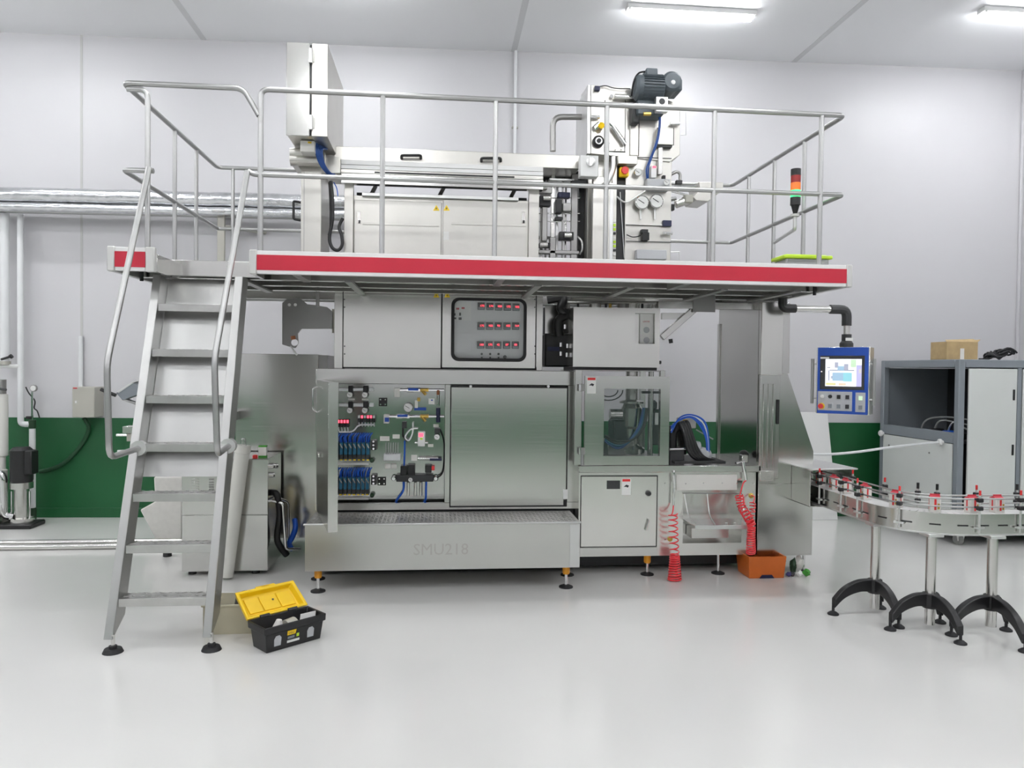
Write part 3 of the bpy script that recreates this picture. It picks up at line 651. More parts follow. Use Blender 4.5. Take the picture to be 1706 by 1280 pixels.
# ------------------------------------------------------------------ upper cabinet above the deck
YU = 5.95
ux0, ux1 = P(574, 380, YU).x, P(897, 380, YU).x
uz1 = P(735, 329, YU).z
uc = thing('upper_cabinet', 'pale steel double-door cabinet with two yellow warning triangles behind the guard rail', 'control cabinet', ((ux0 + ux1) / 2, 6.1, DZ))
B('shell', 'steelm_dimmed', uc, ux0 + .05, ux1 - .06, YU + .02, 6.38, DZ - .05, uz1, bev=.003)
B('frame_post', 'steelm_dimmed', uc, ux0, P(589, 380, YU).x, YU - .03, YU + .03, DZ - .05, P(580, 300, YU).z); B('frame_post', 'steelm_dimmed', uc, P(880, 380, YU).x, ux1, YU - .03, YU + .03, DZ - .05, P(888, 318, YU).z)
for a, b_ in ((590, 735), (738, 880)):
    d_ = prect('door', 'steelm_dimmed', a, 335, b_, 430, YU - .005, .024, uc, bev=.003)
    prect('stiffener', 'steelm_dimmed', a + 14, 373, b_ - 4, 376, YU - .011, .006, d_)
    hx = 598 if a == 590 else 872
    k_ = prect('handle_plate', 'steelb', hx - 3, 353, hx + 3, 372, YU - .012, .007, d_); prect('key_cam', 'dark', hx - 1, 367, hx + 2, 372, YU - .018, .006, k_)
    warn_tri(d_, 727 if a == 590 else 744, 347, YU - .0055, 5.5)
prect('top_strip', 'alu', 603, 325, 864, 330, YU - .02, .08, uc)
prect('badge', 'label', 739, 386, 748, 400, YU - .006, .001, uc, bev=0)
# ------------------------------------------------------------------ top cover of the film path
YK = 5.86
kz = lambda py: P(735, py, YK).z
kv = thing('film_path_cover', 'long pale steel cover with two black bow handles above the upper cabinet', 'machine cover', (P(735, 300, YK).x, 6.1, kz(306)))
kx0, kx1 = P(556, 270, YK).x, P(966, 275, YK).x
B('lid', 'steelm_dimmed', kv, kx0, kx1, YK + .02, 6.42, kz(272), kz(249), bev=.004)
kx2 = P(905, 285, YK).x
for k, (a, b_) in enumerate(((272, 279.5), (280.5, 287), (288, 294))): B('guide_strip', 'white' if k < 2 else 'steelm_dimmed', kv, P(568, 280, YK).x, kx2, YK - .004 * k, YK + .05, kz(b_), kz(a), bev=.001)
B('slot', 'black', kv, P(624, 291, YK).x, P(857, 291, YK).x, YK - .0095, YK - .0078, kz(293), kz(290), bev=0)
B('lower_beam', 'steel', kv, P(568, 300, YK).x, kx2, YK - .01, YK + .06, kz(311), kz(294.5), bev=.003)
for px in (685, 818):
    py = 259 + (px - 685) * .035
    T('bow_handle', 'black', kv, [P(px - 16, py + 5, YK + .021), P(px - 16, py, YK - .03), P(px + 16, py, YK - .03), P(px + 16, py + 5, YK + .021)], .0115, 8, .02)
for px in (620, 735, 855): kv_ = MB().bar(P(px + 6, 310, YK + .1), P(px - 4, 329, YU + .1), .03, .012, (0, 1, 0)).build('support', 'steeld', kv)
B('dark_channel', 'dark', kv, P(592, 320, YU).x, P(880, 320, YU).x, YU + .10, YU + .30, uz1 + .003, kz(316), bev=0)
B('end_sheet', 'steelm_dimmed', kv, P(486, 280, YK).x, kx0, YK - .02, 6.4, kz(285), kz(270), bev=.004)
MB().pprism([(488, 262), (553, 258), (567, 262), (567, 288), (505, 290)], YK - .03, .012).build('folded_sheet', 'steelm_dimmed', kv, bev=.002)
prect('gap', 'black', 505, 288, 536, 290, YK - .032, .002, kv, bev=0)
# ------------------------------------------------------------------ hanging switch box
YS = 5.45
sbz0, sbz1 = P(520, 227, YS).z, P(520, 72, YS).z
x_a, x_b, x_c = P(477, 150, YS).x, P(519, 150, YS).x, P(546, 150, YS).x
ybk = PXX(572, 200, x_c).y
sw = thing('switch_box', 'tall pale steel box with a mirror-bright hinged door rising above the guard rail', 'switch box', ((x_a + x_c) / 2, 5.8, sbz0))
B('body', 'steelm_dimmed', sw, x_b, x_c, YS, ybk, sbz0, sbz1, bev=.003)
B('hinged_door', 'steel', sw, x_a, x_b - .012, YS - .002, YS + .02, sbz0, sbz1, bev=.003); B('rear_part', 'steelm_dimmed', sw, x_a + .004, x_b - .002, YS + .02, ybk - .02, sbz0 + .004, sbz1 - .004)
B('gap', 'dark', sw, x_b - .012, x_b - .002, YS + .004, YS + .018, sbz0 + .01, sbz1 - .01, bev=0)
for py in (94, 205):
    q = P(518, py, YS); h_ = C('hinge', 'alu', sw, q + V((0, -.012, -.05)), q + V((0, -.012, .05)), .014, n=10); prect('hinge_leaf', 'offwhite', 518, py - 9, 524, py + 9, YS - .006, .006, h_)
C('hanger', 'dark', sw, ((x_a + x_b) / 2, ybk - .1, sbz0 + .01), ((x_a + x_b) / 2, ybk - .1, kz(258)), .05)
B('neck', 'steelm_dimmed', sw, x_a + .05, x_b + .04, 5.84, 6.1, kz(249) + .002, sbz0, bev=.004)
jb = thing('junction_box', 'small pale junction box with a yellow mark hung below the switch box', 'junction box', (P(511, 250, 5.55).x, 5.6, P(511, 252, 5.55).z))
prect('body', 'offwhite', 500, 234, 524, 253, 5.55, .12, jb, bev=.004); prect('mark', 'warn', 513, 236, 519, 239, 5.549, .001, jb, bev=0)
q = P(511, 234, 5.61); C('conduit', 'alu', jb, q, (q.x, q.y, sbz0 + .002), .014)
rl = thing('film_roller_housing', 'rounded steel roller housing beneath the switch box', 'machine cover', (P(503, 262, 5.7).x, 5.75, P(503, 272, 5.7).z))
for k in range(2): C('roller', 'steelm_dimmed', rl, P(484, 256 + 11 * k, 5.74), P(523 + 12 * k, 256 + 11 * k, 5.74), .042, n=20)
B('roller_bracket', 'steelm_dimmed', rl, P(484, 262, 5.74).x, P(540, 262, 5.74).x, 5.775, 5.825, P(503, 272, 5.74).z, P(503, 250, 5.74).z)
bh = thing('blue_hose_bundle', 'bundle of blue air hoses hanging from the switch box', 'hose', P(532, 270, 5.6))
for k in range(5): T('hose', 'darkblue', bh, spline([V((P(528 + 3 * k, 229, 5.62).x, 5.62 + .03 * k, sbz0 - .002)), P(526 + 2.5 * k, 250, 5.60 + .01 * k), P(533 + 1.5 * k, 272, 5.66), P(545 + k, 288, 5.72), P(553 + k, 291, 5.80)], 4), .010, 7)
# ------------------------------------------------------------------ left column on the deck
YQ = 5.82
cl = thing('upright_casing', 'tall pale steel column with a black bow handle on its side standing on the deck', 'machine column', (P(520, 420, YQ).x, 5.95, DZ))
qx0, qx1 = P(501, 360, YQ).x, P(535, 360, YQ).x
B('casing', 'steelm_dimmed', cl, qx0, qx1, YQ, 6.25, DZ, kz(290), bev=.003); B('seam', 'steeld', cl, P(506, 360, YQ).x, P(507, 360, YQ).x, YQ - .001, YQ, DZ, kz(296), bev=0)
T('bow_handle', 'black', cl, [(qx0, YQ + .03, P(500, 336, YQ).z), P(489, 335, YQ + .03), P(489, 365, YQ + .03), (qx0, YQ + .03, P(500, 366, YQ).z)], .010, 8, .015)
cb = thing('cable_loop', 'thick black cable looping down beside the deck column', 'cable', P(560, 416, 5.85))
T('cable', 'black', cb, spline([P(551, 302, 5.86), P(554, 330, 5.85), P(554, 365, 5.85), P(549, 395, 5.85), P(553, 412, 5.85), P(563, 417, 5.85), P(570, 408, 5.85), P(569, 392, 5.85), P(565, 378, 5.86), P(571, 364, 5.87)], 5), .013, 8)
T('cable', 'black', cb, spline([P(549, 304, 5.88), P(551, 340, 5.87), P(551, 375, 5.87), P(548, 392, 5.87)], 5), .010, 8)
T('thin_cable', 'bluehose', cb, spline([P(556, 304, 5.88), P(561, 314, 5.87), P(563, 327, 5.87)], 5), .004, 6)
# ------------------------------------------------------------------ filling tower
YW = 5.85
tw = thing('filling_tower', 'tall steel tower with gauges, yellow emergency button and grey geared motor on top', 'machine tower', (P(1060, 420, YW).x, 6.1, DZ))
MB().pprism([(984, 141), (1046, 146), (1133, 172), (1133, 258), (1116, 270), (984, 256)], YW, .48).build('head_plate', 'steelm_dimmed', tw, bev=.004)
MB().pprism([(979, 141), (984, 141), (984, 256), (978, 256)], YW - .01, .5).build('edge_trim', 'alu', tw, bev=.003)
MB().prism([P(979, 143, YW), P(979, 256, YW), P(968, 240, YW + .35), P(968, 158, YW + .35)], (.012, 0, 0)).build('side_sheet', 'steel', tw)
B('shaft_casing', 'steelm_dimmed', tw, P(1042, 350, YW).x, P(1119, 350, YW).x, YW + .012, 6.32, DZ - .05, P(1070, 262, YW).z, bev=.003)
B('front_plate', 'steelm_dimmed', tw, P(986, 370, YW).x, P(1017, 370, YW).x, YW - .03, YW + .02, DZ - .05, P(1000, 296, YW).z, bev=.003)
B('edge_strip', 'alu', tw, P(1014, 370, YW).x, P(1020, 370, YW).x, YW - .035, YW + .02, DZ - .05, P(1000, 306, YW).z, bev=.002)
B('cable_duct', 'black', tw, P(1027, 350, YW).x, P(1045, 350, YW).x, YW + .03, YW + .14, DZ - .05, P(1035, 275, YW).z, bev=0)
B('duct_edge', 'steelm_dimmed', tw, P(1020, 350, YW).x, P(1027, 350, YW).x, YW + .0, YW + .14, DZ - .05, P(1024, 275, YW).z, bev=.001)
B('guide_back', 'steelm_dimmed', tw, P(985, 350, YW).x, P(1042, 350, YW).x, YW + .15, 6.30, DZ - .05, P(1010, 256, YW).z, bev=.003)
prect('hatch', 'steelm_dimmed', 1008, 168, 1041, 252, YW - .006, .006, tw)
for a in ((1007, 167, 1008, 253), (1041, 167, 1042, 253), (1007, 252, 1042, 253.2), (1064, 192, 1065, 260), (1043, 262, 1119, 263), (1095, 212.5, 1096, 242), (1122, 213, 1123, 242), (1043, 402, 1118, 403)): prect('panel_gap', 'dark', *a, YW - .0065, .0066, tw, bev=0)
prect('hatch_gap', 'steeld', 1049, 190, 1050.5, 258, YW - .001, .001, tw, bev=0)
prect('bracket', 'steelm_dimmed', 1030, 259, 1062, 273, YW - .07, .07, tw, bev=.003); prect('bracket', 'steelm_dimmed', 1050, 190, 1064, 259, YW - .02, .02, tw, bev=.003)
prect('side_box', 'steelm_dimmed', 1096, 213, 1122, 241, YW - .06, .06, tw, bev=.003); prect('cylinder_block', 'steelb', 1097, 245, 1104, 290, YW - .04, .04, tw); prect('side_box_base', 'dark', 1096, 241, 1120, 245, YW - .05, .05, tw)
for a, b_, py in ((985, 999, 195), (1117, 1132, 206), (1104, 1120, 389)): C('pin', 'chrome', tw, P(a, py, YW - .03), P(b_, py, YW - .03), .013, n=10)
C('yellow_knob', 'yellow', tw, P(1002, 209, YW - .07), P(1002, 209, YW - .0), .024, n=14); C('knob_stem', 'chrome', tw, P(990, 214, YW - .03), P(999, 206, YW - .03), .02, n=10)
q = P(996, 237, YW); MB().lathe(q, (0, -1, 0), [(.045, -.001), (.045, .03), (.030, .045), (.026, .036)], 20).build('black_dial', 'black', tw); MB().lathe(q + V((0, -.037, 0)), (0, -1, 0), [(.028, 0), (.028, .004), (.020, .004), (.020, .001)], 18).build('dial_ring', 'alu', tw); C('dial_cap', 'black', tw, q + V((0, -.036, 0)), q + V((0, -.048, 0)), .017, n=14)
C('damper', 'chrome', tw, P(1021, 211, YW - .04), P(1041, 240, YW - .04), .019, n=12); C('damper_rod', 'chrome', tw, P(1013, 204, YW - .03), P(1021, 211, YW - .04), .009, n=8)
for px, py in ((1043, 238), (1019, 160), (1017, 237), (1026, 248), (1036, 248)): q = P(px, py, YW - .03); C('bolt', 'chrome', tw, q, q + V((0, .03, 0)), .014 if px > 1040 or py < 170 else .006, n=10)
prect('sensor_block', 'navy', 991, 143, 1000, 150, YW - .03, .03, tw); T('sensor_cable', 'black', tw, spline([P(1000, 144, YW - .02), P(1010, 143, YW - .02), P(1024, 147, YW - .02), P(1050, 148, YW - .02)]), .004, 6)
C('air_cylinder', 'steelb', tw, P(1024, 161, YW - .04), P(1054, 163, YW - .04), .022, n=12)
# geared motor
mo = MB().lathe(P(1057, 146, YW - .12), (1, 0, -.03), [(.075, 0), (.098, .02), (.098, .05), (.094, .052), (.094, .215), (.085, .22)], 28).build('motor', 'motor', tw)
fm_ = MB()
a_ = P(1057, 146, YW - .12)
for k in range(28):
    an = 2 * math.pi * k / 28
    fm_.obox(a_ + V((.135, math.cos(an) * .097, math.sin(an) * .097)), (1, 0, 0), (0, math.cos(an), math.sin(an)), (0, -math.sin(an), math.cos(an)), .078, .007, .0025)
fm_.build('cooling_fins', 'motor', mo)
gx_ = P(1118, 146, YW - .12)
MB().lathe(gx_ + V((-.015, .10, .02)), (0, -1, 0), [(.075, 0), (.078, .02), (.078, .17), (.06, .19), (.03, .192)], 24).build('gear_head', 'motor', mo)
B('gear_base', 'motor', mo, P(1102, 150, YW - .1).x, P(1131, 150, YW - .1).x, YW - .19, YW - .0, P(1118, 166, YW).z, P(1118, 145, YW).z, bev=.012)
q = gx_ + V((-.012, -.092, .006)); MB().lathe(q, (0, -1, 0), [(.018, 0), (.016, .006), (.006, .006)], 14).build('shaft_cap', 'white', mo)
prect('terminal_box', 'motor', 1077, 113, 1096, 126, YW - .18, .12, mo, bev=.006)
prect('gear_foot', 'motor', 1062, 166, 1106, 191, YW - .14, .14, mo, bev=.008); prect('gear_drum', 'dark', 1054, 170, 1066, 205, YW - .10, .10, mo, bev=.01)
fl_ = prect('flange_plate', 'alu', 1093, 161, 1113, 186, YW - .20, .05, mo, bev=.003); q = P(1103, 169, YW - .20); C('flange_hole', 'dark', fl_, q + V((0, -.001, 0)), q + V((0, .01, 0)), .024, n=16)
C('drain_plug', 'brass', mo, P(1072, 190, YW - .15), P(1084, 190, YW - .15), .014, n=10)
T('motor_cable', 'black', mo, spline([P(1076, 119, YW - .14), P(1064, 122, YW - .14), P(1056, 136, YW - .13), P(1052, 160, YW - .08)], 5), .007, 8)
for k in range(2): T('air_hose', 'darkblue', tw, spline([P(1098 + 2 * k, 191, YW - .09), P(1098 + 1.5 * k, 212, YW - .09), P(1093 + 2 * k, 238, YW - .08), P(1084 + 2 * k, 262, YW - .06), P(1077 + 3 * k, 282, YW - .05), P(1078 + 2 * k, 298, YW - .02)], 4), .006, 7)
# instruments
q = P(1040, 286, YW - .01); es = prect('emergency_stop_box', 'yellow', 1033, 278, 1048, 294, YW - .04, .05, tw, bev=.006); MB().lathe(P(1040, 285, YW - .04), (0, -1, 0), [(.022, 0), (.022, .012), (.030, .02), (.028, .032)], 16).build('red_button', 'redp', es)
gauge(tw, 1062, 288, YW - .02, 6.5, 'small_gauge'); gauge(tw, 1069, 338, YW - .03, 11.5, 'manometer'); gauge(tw, 1093, 336, YW - .03, 11.5, 'manometer')
for px in (1067, 1091): C('gauge_stem', 'alu', tw, P(px, 348, YW - .01), P(px, 366, YW - .01), .008, n=8)
se = prect('flow_switch', 'white', 1085, 276, 1094, 296, YW - .05, .06, tw, bev=.003); prect('display', 'led', 1087, 277, 1093, 280, YW - .0515, .0012, se, bev=0)
vb = prect('valve_block', 'greyl', 1078, 298, 1116, 316, YW - .07, .08, tw, bev=.003); gauge(vb, 1109, 305, YW - .072, 5); prect('knob', 'black', 1104, 292, 1109, 298, YW - .06, .04, vb)
C('cross_bar', 'steeld', tw, P(1043, 374, YW), P(1104, 376, YW), .006, n=8); prect('cable_gland', 'navy', 1105, 367, 1119, 377, YW - .02, .03, tw)
pe = prect('photo_sensor', 'black', 1071, 387, 1082, 400, YW - .05, .06, tw, bev=.003); prect('sensor_top', 'dark', 1069, 382, 1080, 388, YW - .04, .05, pe)
T('sensor_cable', 'black', tw, spline([P(1044, 391, YW - .02), P(1054, 395, YW - .02), P(1066, 393, YW - .03), P(1070, 387, YW - .03)]), .004, 6)
prect('grey_box', 'greyl', 1061, 416, 1111, 432, YW - .06, .07, tw, bev=.004)
T('grey_hose', 'alu', tw, spline([P(1028, 328, YW + .01), P(1038, 336, YW - .03), P(1048, 336, YW - .04), P(1062, 327, YW - .04), P(1078, 316, YW - .03)]), .007, 7)
T('conduit', 'alu', tw, [P(1022, 262, YW), P(1022, 285, YW - .02), P(1010, 306, YW - .02), P(1002, 312, YW - .03)], .022, 10, .05)
for k in range(9): prect('terminal', random.choice(['lime', 'brass', 'dark', 'label']), 1022, 366 + 7 * k, 1026, 370 + 7 * k, YW - .012, .012, tw, bev=0)
T('duct_cable', 'alu', tw, [P(1033, 320, YW + .02), P(1037, 380, YW + .02), P(1040, 430, YW + .02)], .004, 6)
# rotary isolator box
iso = prect('isolator_box', 'white', 967, 259, 997, 294, YW - .10, .09, tw, bev=.004); MB().lathe(P(984, 270, YW - .10), (0, -1, 0), [(.035, 0), (.035, .012), (.028, .016)], 18).build('rotary_switch', 'alu', iso)
MB().obox(P(984, 270, YW - .122), (1, 0, 0), (0, 0, 1), (0, 1, 0), .010, .03, .01).build('switch_grip', 'alu', iso)
# steam pipe elbow to the tower head
T('steam_pipe', 'steeld', tw, [P(921, 252, 6.1), P(921, 195, 6.1), P(972, 195, 6.1)], .024, 12, .08); C('pipe_sleeve', 'steeld', tw, P(921, 221, 6.1), P(921, 241, 6.1), .025, n=12)
# filter housing on the right flank of the tower
T('lever_handle', 'steeld', tw, [P(1115, 292, YW + .1), P(1127, 286, YW + .1), P(1133, 289, YW + .1), P(1133, 303, YW + .1)], .013, 8, .02)
prect('lever_knob', 'dark', 1127, 300, 1137, 306, YW + .08, .04, tw); C('inlet_pipe', 'chrome', tw, P(1117, 312, YW + .1), P(1170, 311, YW + .1), .010, n=10); C('inlet_pipe', 'chrome', tw, P(1117, 318, YW + .1), P(1150, 327, YW + .1), .010, n=10)
MB().pprism([(1164, 303), (1205, 304), (1205, 318), (1192, 325), (1180, 336), (1160, 334), (1154, 328), (1166, 316)], YW + .06, .26).build('filter_housing', 'steelm_dimmed', tw, bev=.004)
C('filter_cup', 'steelb', tw, P(1126, 341, YW + .1), P(1149, 333, YW + .1), .032, n=14); prect('filter_cap', 'boxgrey', 1141, 324, 1156, 338, YW + .06, .1, tw, bev=.01)
prect('cable_gland', 'black', 1113, 340, 1124, 350, YW + .08, .05, tw); C('small_port', 'chrome', tw, P(1112, 333, YW + .06), P(1126, 331, YW + .06), .018, n=10)
T('wire_bracket', 'alu', tw, [P(1118, 420, YW + .2), P(1132, 420, YW + .2), P(1132, 432, YW + .2)], .004, 6); T('wire_bracket', 'alu', tw, [P(1134, 184, YW + .2), P(1143, 184, YW + .2), P(1143, 225, YW + .2), P(1134, 225, YW + .2)], .003, 6)
# ------------------------------------------------------------------ film guide mechanism between cabinet and tower
fg = thing('film_guide_mechanism', 'cluster of steel rods, rollers and dark valve bodies between the upper cabinet and the tower', 'mechanism', (P(935, 430, 6.1).x, 6.15, DZ))
YG = 6.08
for a, b_, mt_, y in ((918, 924, 'steelv', YG), (926, 930, 'alu', YG + .05), (936, 939, 'steeld', YG - .02), (941, 944, 'steel', YG + .06), (952, 962, 'steeld', YG - .05), (964, 983, 'dark', YG + .06), (900, 905, 'steelv', YG), (908, 911, 'steeld', YG + .04)):
    p0, p1 = P(a, 360, y), P(b_, 360, y); B('rod', mt_, fg, p0.x, p1.x, y, y + (p1.x - p0.x), DZ - .03, P(a, 290 if b_ - a > 5 else 300, y).z)
for a, b_, c, d, mt_ in ((898, 305, 920, 322, 'steeld'), (899, 326, 918, 343, 'dark'), (930, 320, 950, 329, 'navy'), (926, 332, 936, 355, 'dark'), (925, 361, 938, 366, 'dark'), (938, 338, 952, 352, 'steeld'), (899, 404, 918, 412, 'dark'), (932, 386, 956, 400, 'black'), (897, 417, 965, 423, 'steeld'), (896, 284, 982, 303, 'black'), (915, 297, 957, 301, 'alu'), (926, 305, 952, 309, 'label'), (952, 300, 982, 310, 'dark'), (916, 395, 926, 432, 'steeld'), (903, 345, 912, 402, 'steeld')):
    prect('block', mt_, a, b_, c, d, YG - .06 if mt_ != 'black' or b_ > 300 else YG + .1, .07, fg, bev=.004)
for px, py in ((911, 330), (905, 312), (946, 392), (906, 408)): C('roller', 'steelb', fg, P(px - 6, py, YG - .09), P(px + 6, py, YG - .09), .022, n=12)
T('hose', 'alu', fg, spline([P(962, 394, YG - .02), P(969, 402, YG - .04), P(970, 415, YG - .04), P(966, 424, YG - .02)]), .008, 7)
for py in (330, 356, 369): C('cross_rod', 'chrome', fg, P(897, py, YG), P(966, py, YG), .006, n=8)
# ------------------------------------------------------------------ stack light on the right rail
sl = thing('stack_light', 'black stack light with red, amber and lit green segments clamped to the guard rail', 'signal light', PXX(1325, 384, XB_ - .06))
q = PXX(1325, 340, XB_ - .10); q0 = lambda py: V((q.x, q.y, P(1325, py, q.y).z))
for nm, m_, a, b_ in (('base', 'black', 342, 329), ('green_lens', 'lens_green', 329, 317.5), ('amber_lens', 'lens_amber', 317.5, 305), ('red_lens', 'lens_red', 305, 293), ('cap', 'black', 293, 282)): C(nm, m_, sl, q0(a), q0(b_), .034 if 'lens' in nm else .035, n=20)
C('neck', 'black', sl, q0(356), q0(342), .014, .03); C('flange', 'capgrey', sl, q0(361), q0(357), .03)
pr = PXX(1290, 384, XB_)
T('arm', 'alu', sl, [q0(360), q0(382), V((pr.x, pr.y - .01, q0(382).z))], .014, 8, .02)
# ------------------------------------------------------------------ lidded food box on the deck
lb = G(1347, 438, DZ); YLb = YRF + .16
lx0, lx1, lz0, lz1 = rect(1306, 423, 1388, 431, YLb)
bx_ = thing('storage_box', 'clear plastic box with a lime green clip lid on the platform deck', 'plastic box', ((lx0 + lx1) / 2, YLb + .1, DZ))
B('tub', 'clearpl', bx_, lx0 + .02, lx1 - .02, YLb + .01, YLb + .19, DZ, lz0, bev=.01, seg=2); B('lid', 'lime', bx_, lx0, lx1, YLb, YLb + .2, lz0, lz1 - .008, bev=.006); B('lid_rim', 'lime', bx_, lx0 + .03, lx1 - .03, YLb + .03, YLb + .17, lz1 - .008, lz1, bev=.004)
B('contents', 'ink', bx_, lx0 + .1, lx0 + .14, YLb + .02, YLb + .1, DZ + .03, DZ + .035, bev=0)
# ------------------------------------------------------------------ under-deck gear above the hot air unit
ug = thing('under_deck_gear', 'dark hoses, pipes and fittings crowded under the platform beside the hot air unit', 'mechanism', (P(1000, 500, 5.95).x, 6.0, P(930, 612, 5.9).z))
yk = 5.98
B('backplate', 'dark', ug, P(906, 550, 6.3).x, hx1 - .12, 6.32, 6.36, P(950, 612, 6.3).z, DZ - .14, bev=0)
prect('valve_body', 'black', 908, 556, 954, 611, yk, .2, ug, bev=.01); prect('blue_label', 'navy', 912, 578, 932, 585, yk - .004, .004, ug, bev=0)
T('black_hose', 'black', ug, spline([P(912, 500, yk), P(938, 497, yk - .03), P(934, 515, yk - .05), P(944, 524, yk - .05), P(930, 535, yk - .06), P(932, 560, yk - .05)], 5), .035, 10)
for px, py in ((941, 545), (934, 575), (934, 590), (945, 577), (944, 592), (949, 597)): C('fitting', 'chrome', ug, P(px, py - 4, yk - .08), P(px, py + 3, yk - .08), .011, n=8)
prect('steel_plate', 'steel', 908, 508, 930, 556, yk + .12, .01, ug)
for px, w_, mt_ in ((948, 8, 'steeld'), (965, 4, 'dark'), (993, 22, 'steelb'), (1012, 4, 'dark'), (1019, 5, 'brass'), (1040, 18, 'steeld'), (1057, 22, 'steelm'), (1073, 4, 'dark'), (1083, 5, 'chrome'), (1094, 10, 'steelv')):
    a, b_ = P(px - w_ / 2, 498, yk), P(px + w_ / 2, 498, yk); C('riser', mt_, ug, ((a.x + b_.x) / 2, yk + .05, P(px, 513, yk).z), ((a.x + b_.x) / 2, yk + .05, DZ - .12), (b_.x - a.x) / 2, n=12)
for py in (494, 504): C('cross_pipe', 'steeld', ug, P(940, py, yk), P(1098, py, yk), .010, n=8)
# ------------------------------------------------------------------ discharge hood at the right end
YO = 5.66
dh = thing('discharge_hood', 'tall brushed steel end hood with sloping right flank over the outfeed', 'machine hood', (P(1300, 925, YO).x, 6.1, 0))
xL = P(1262, 640, YO).x
hzt = DZ - .125
colz = lambda py: P(1290, py, YO).z
poly = [P(1264, 690, YO), P(1312, 690, YO), P(1312, 622, YO), P(1312, 625, YO)]
z_b = P(1300, 926, YO).z
pts = [V((xL, YO, z_b)), V((P(1353, 900, YO).x, YO, z_b)), P(1355, 765, YO), P(1355, 752, YO), P(1312, 622, YO), V((P(1312, 560, YO).x, YO, hzt)), V((xL + .035, YO, hzt)), V((xL + .035, YO, P(1270, 770, YO).z)), V((xL, YO, P(1270, 770, YO).z))]
MB().prism(pts, (0, .006, 0)).build('front_sheet', 'steel', dh)
xi = xL + .004
yb_ = PXX(1196, 640, xi).y
B('inner_flank', 'steel', dh, xi, xi + .02, YO + .006, yb_, P(1262, 775, YO).z, hzt, bev=.001)
MB().prism([P(1353, 900, YO).xz.to_3d() if False else V((P(1353, 900, YO).x, YO + .006, z_b)), P(1355, 760, YO) + V((0, .006, 0)), P(1312, 622, YO) + V((0, .006, 0)), V((P(1312, 560, YO).x, YO + .006, hzt)), V((P(1312, 560, YO).x - .006, YO + .006, hzt)), P(1311, 623, YO) + V((0, .006, 0)), P(1353, 760, YO) + V((0, .006, 0)), V((P(1351, 900, YO).x, YO + .006, z_b))], (0, .55, 0)).build('outer_flank', 'steelv', dh)
B('column_cover', 'steelm', dh, P(1264, 560, YO).x, P(1300, 560, YO).x, YO - .05, YO - .001, P(1280, 625, YO).z, hzt, bev=.004)
B('column_edge', 'steel', dh, P(1300, 560, YO).x, P(1313, 560, YO).x, YO - .03, YO - .001, P(1280, 622, YO).z, hzt, bev=.003)
d_ = prect('slatted_door', 'steelv', 1266, 552, 1299, 798, YO - .03, .028, dh, bev=.003)
for k in range(3): prect('slat', 'steel', 1271 + 8 * k, 640, 1276 + 8 * k, 780, YO - .038, .008, d_)
prect('sill_box', 'steelm', 1266, 785, 1290, 802, YO - .05, .05, dh, bev=.003); prect('grip', 'black', 1294, 666, 1299, 707, YO - .05, .02, d_, bev=.004)
B('lintel', 'steel', dh, P(1100, 500, YO).x, xL + .034, YO + .05, YO + .11, P(1180, 515, YO + .05).z, hzt, bev=.003); prect('lintel_plate', 'steeld', 1155, 486, 1192, 520, YO + .04, .01, dh)
MB().bar(P(1157, 515, YO + .09), P(1102, 563, YO + .09), .05, .045, (0, 1, 0)).build('diagonal_brace', 'steel', dh, bev=.003); MB().bar(P(1102, 527, YO + .12), P(1140, 527, YO + .12), .04, .05).build('brace_beam', 'steel', dh)
C('stay', 'dark', dh, P(1117, 565, YO + .08), P(1118, 572, YO + .08), .016, n=10); B('rear_edge', 'steelv', dh, xi - .012, xi, yb_ - .05, yb_, P(1262, 775, YO).z, hzt - .12)
MB().prism([P(1242, 590, YO + .35), P(1258, 590, YO + .35), P(1258, 640, YO + .35)], (0, .004, 0)).build('gusset', 'alu', dh)
for x, y in ((xL + .06, YO + .42), (P(1340, 900, YO).x, YO + .42), (P(1346, 900, YO).x, YO + .06)): lev_foot(dh, 0, y, z_b + .004, False, X=x)
# under lid: cream sheet on front lower box
prect('lower_panel', 'steel', 1262, 806, 1352, 924, YO - .004, .004, dh)
# tunnel mouth for the conveyor
tcx0, tcx1 = 2.765, 3.10
tz_, ty0 = .965, 5.36
tn = MB().box(tcx0, tcx0 + .006, ty0, YO - .006, .59, tz_ - .1); tn.box(tcx1, tcx1 + .006, ty0, YO + .5, .59, tz_ - .1); tn.box(tcx0, tcx1, ty0, YO - .006, .59, .596)
tn.build('outfeed_tunnel', 'steel', dh, bev=.001)
MB().prism([V((tcx0 - .01, ty0 - .02, tz_ - .1)), V((tcx1 + .06, ty0 + .03, tz_ - .1)), V((tcx1 + .02, YO + .5, tz_ - .1)), V((tcx0 - .01, YO - .006, tz_ - .1))], (0, 0, .012)).build('tunnel_roof', 'alu', dh, bev=.004)
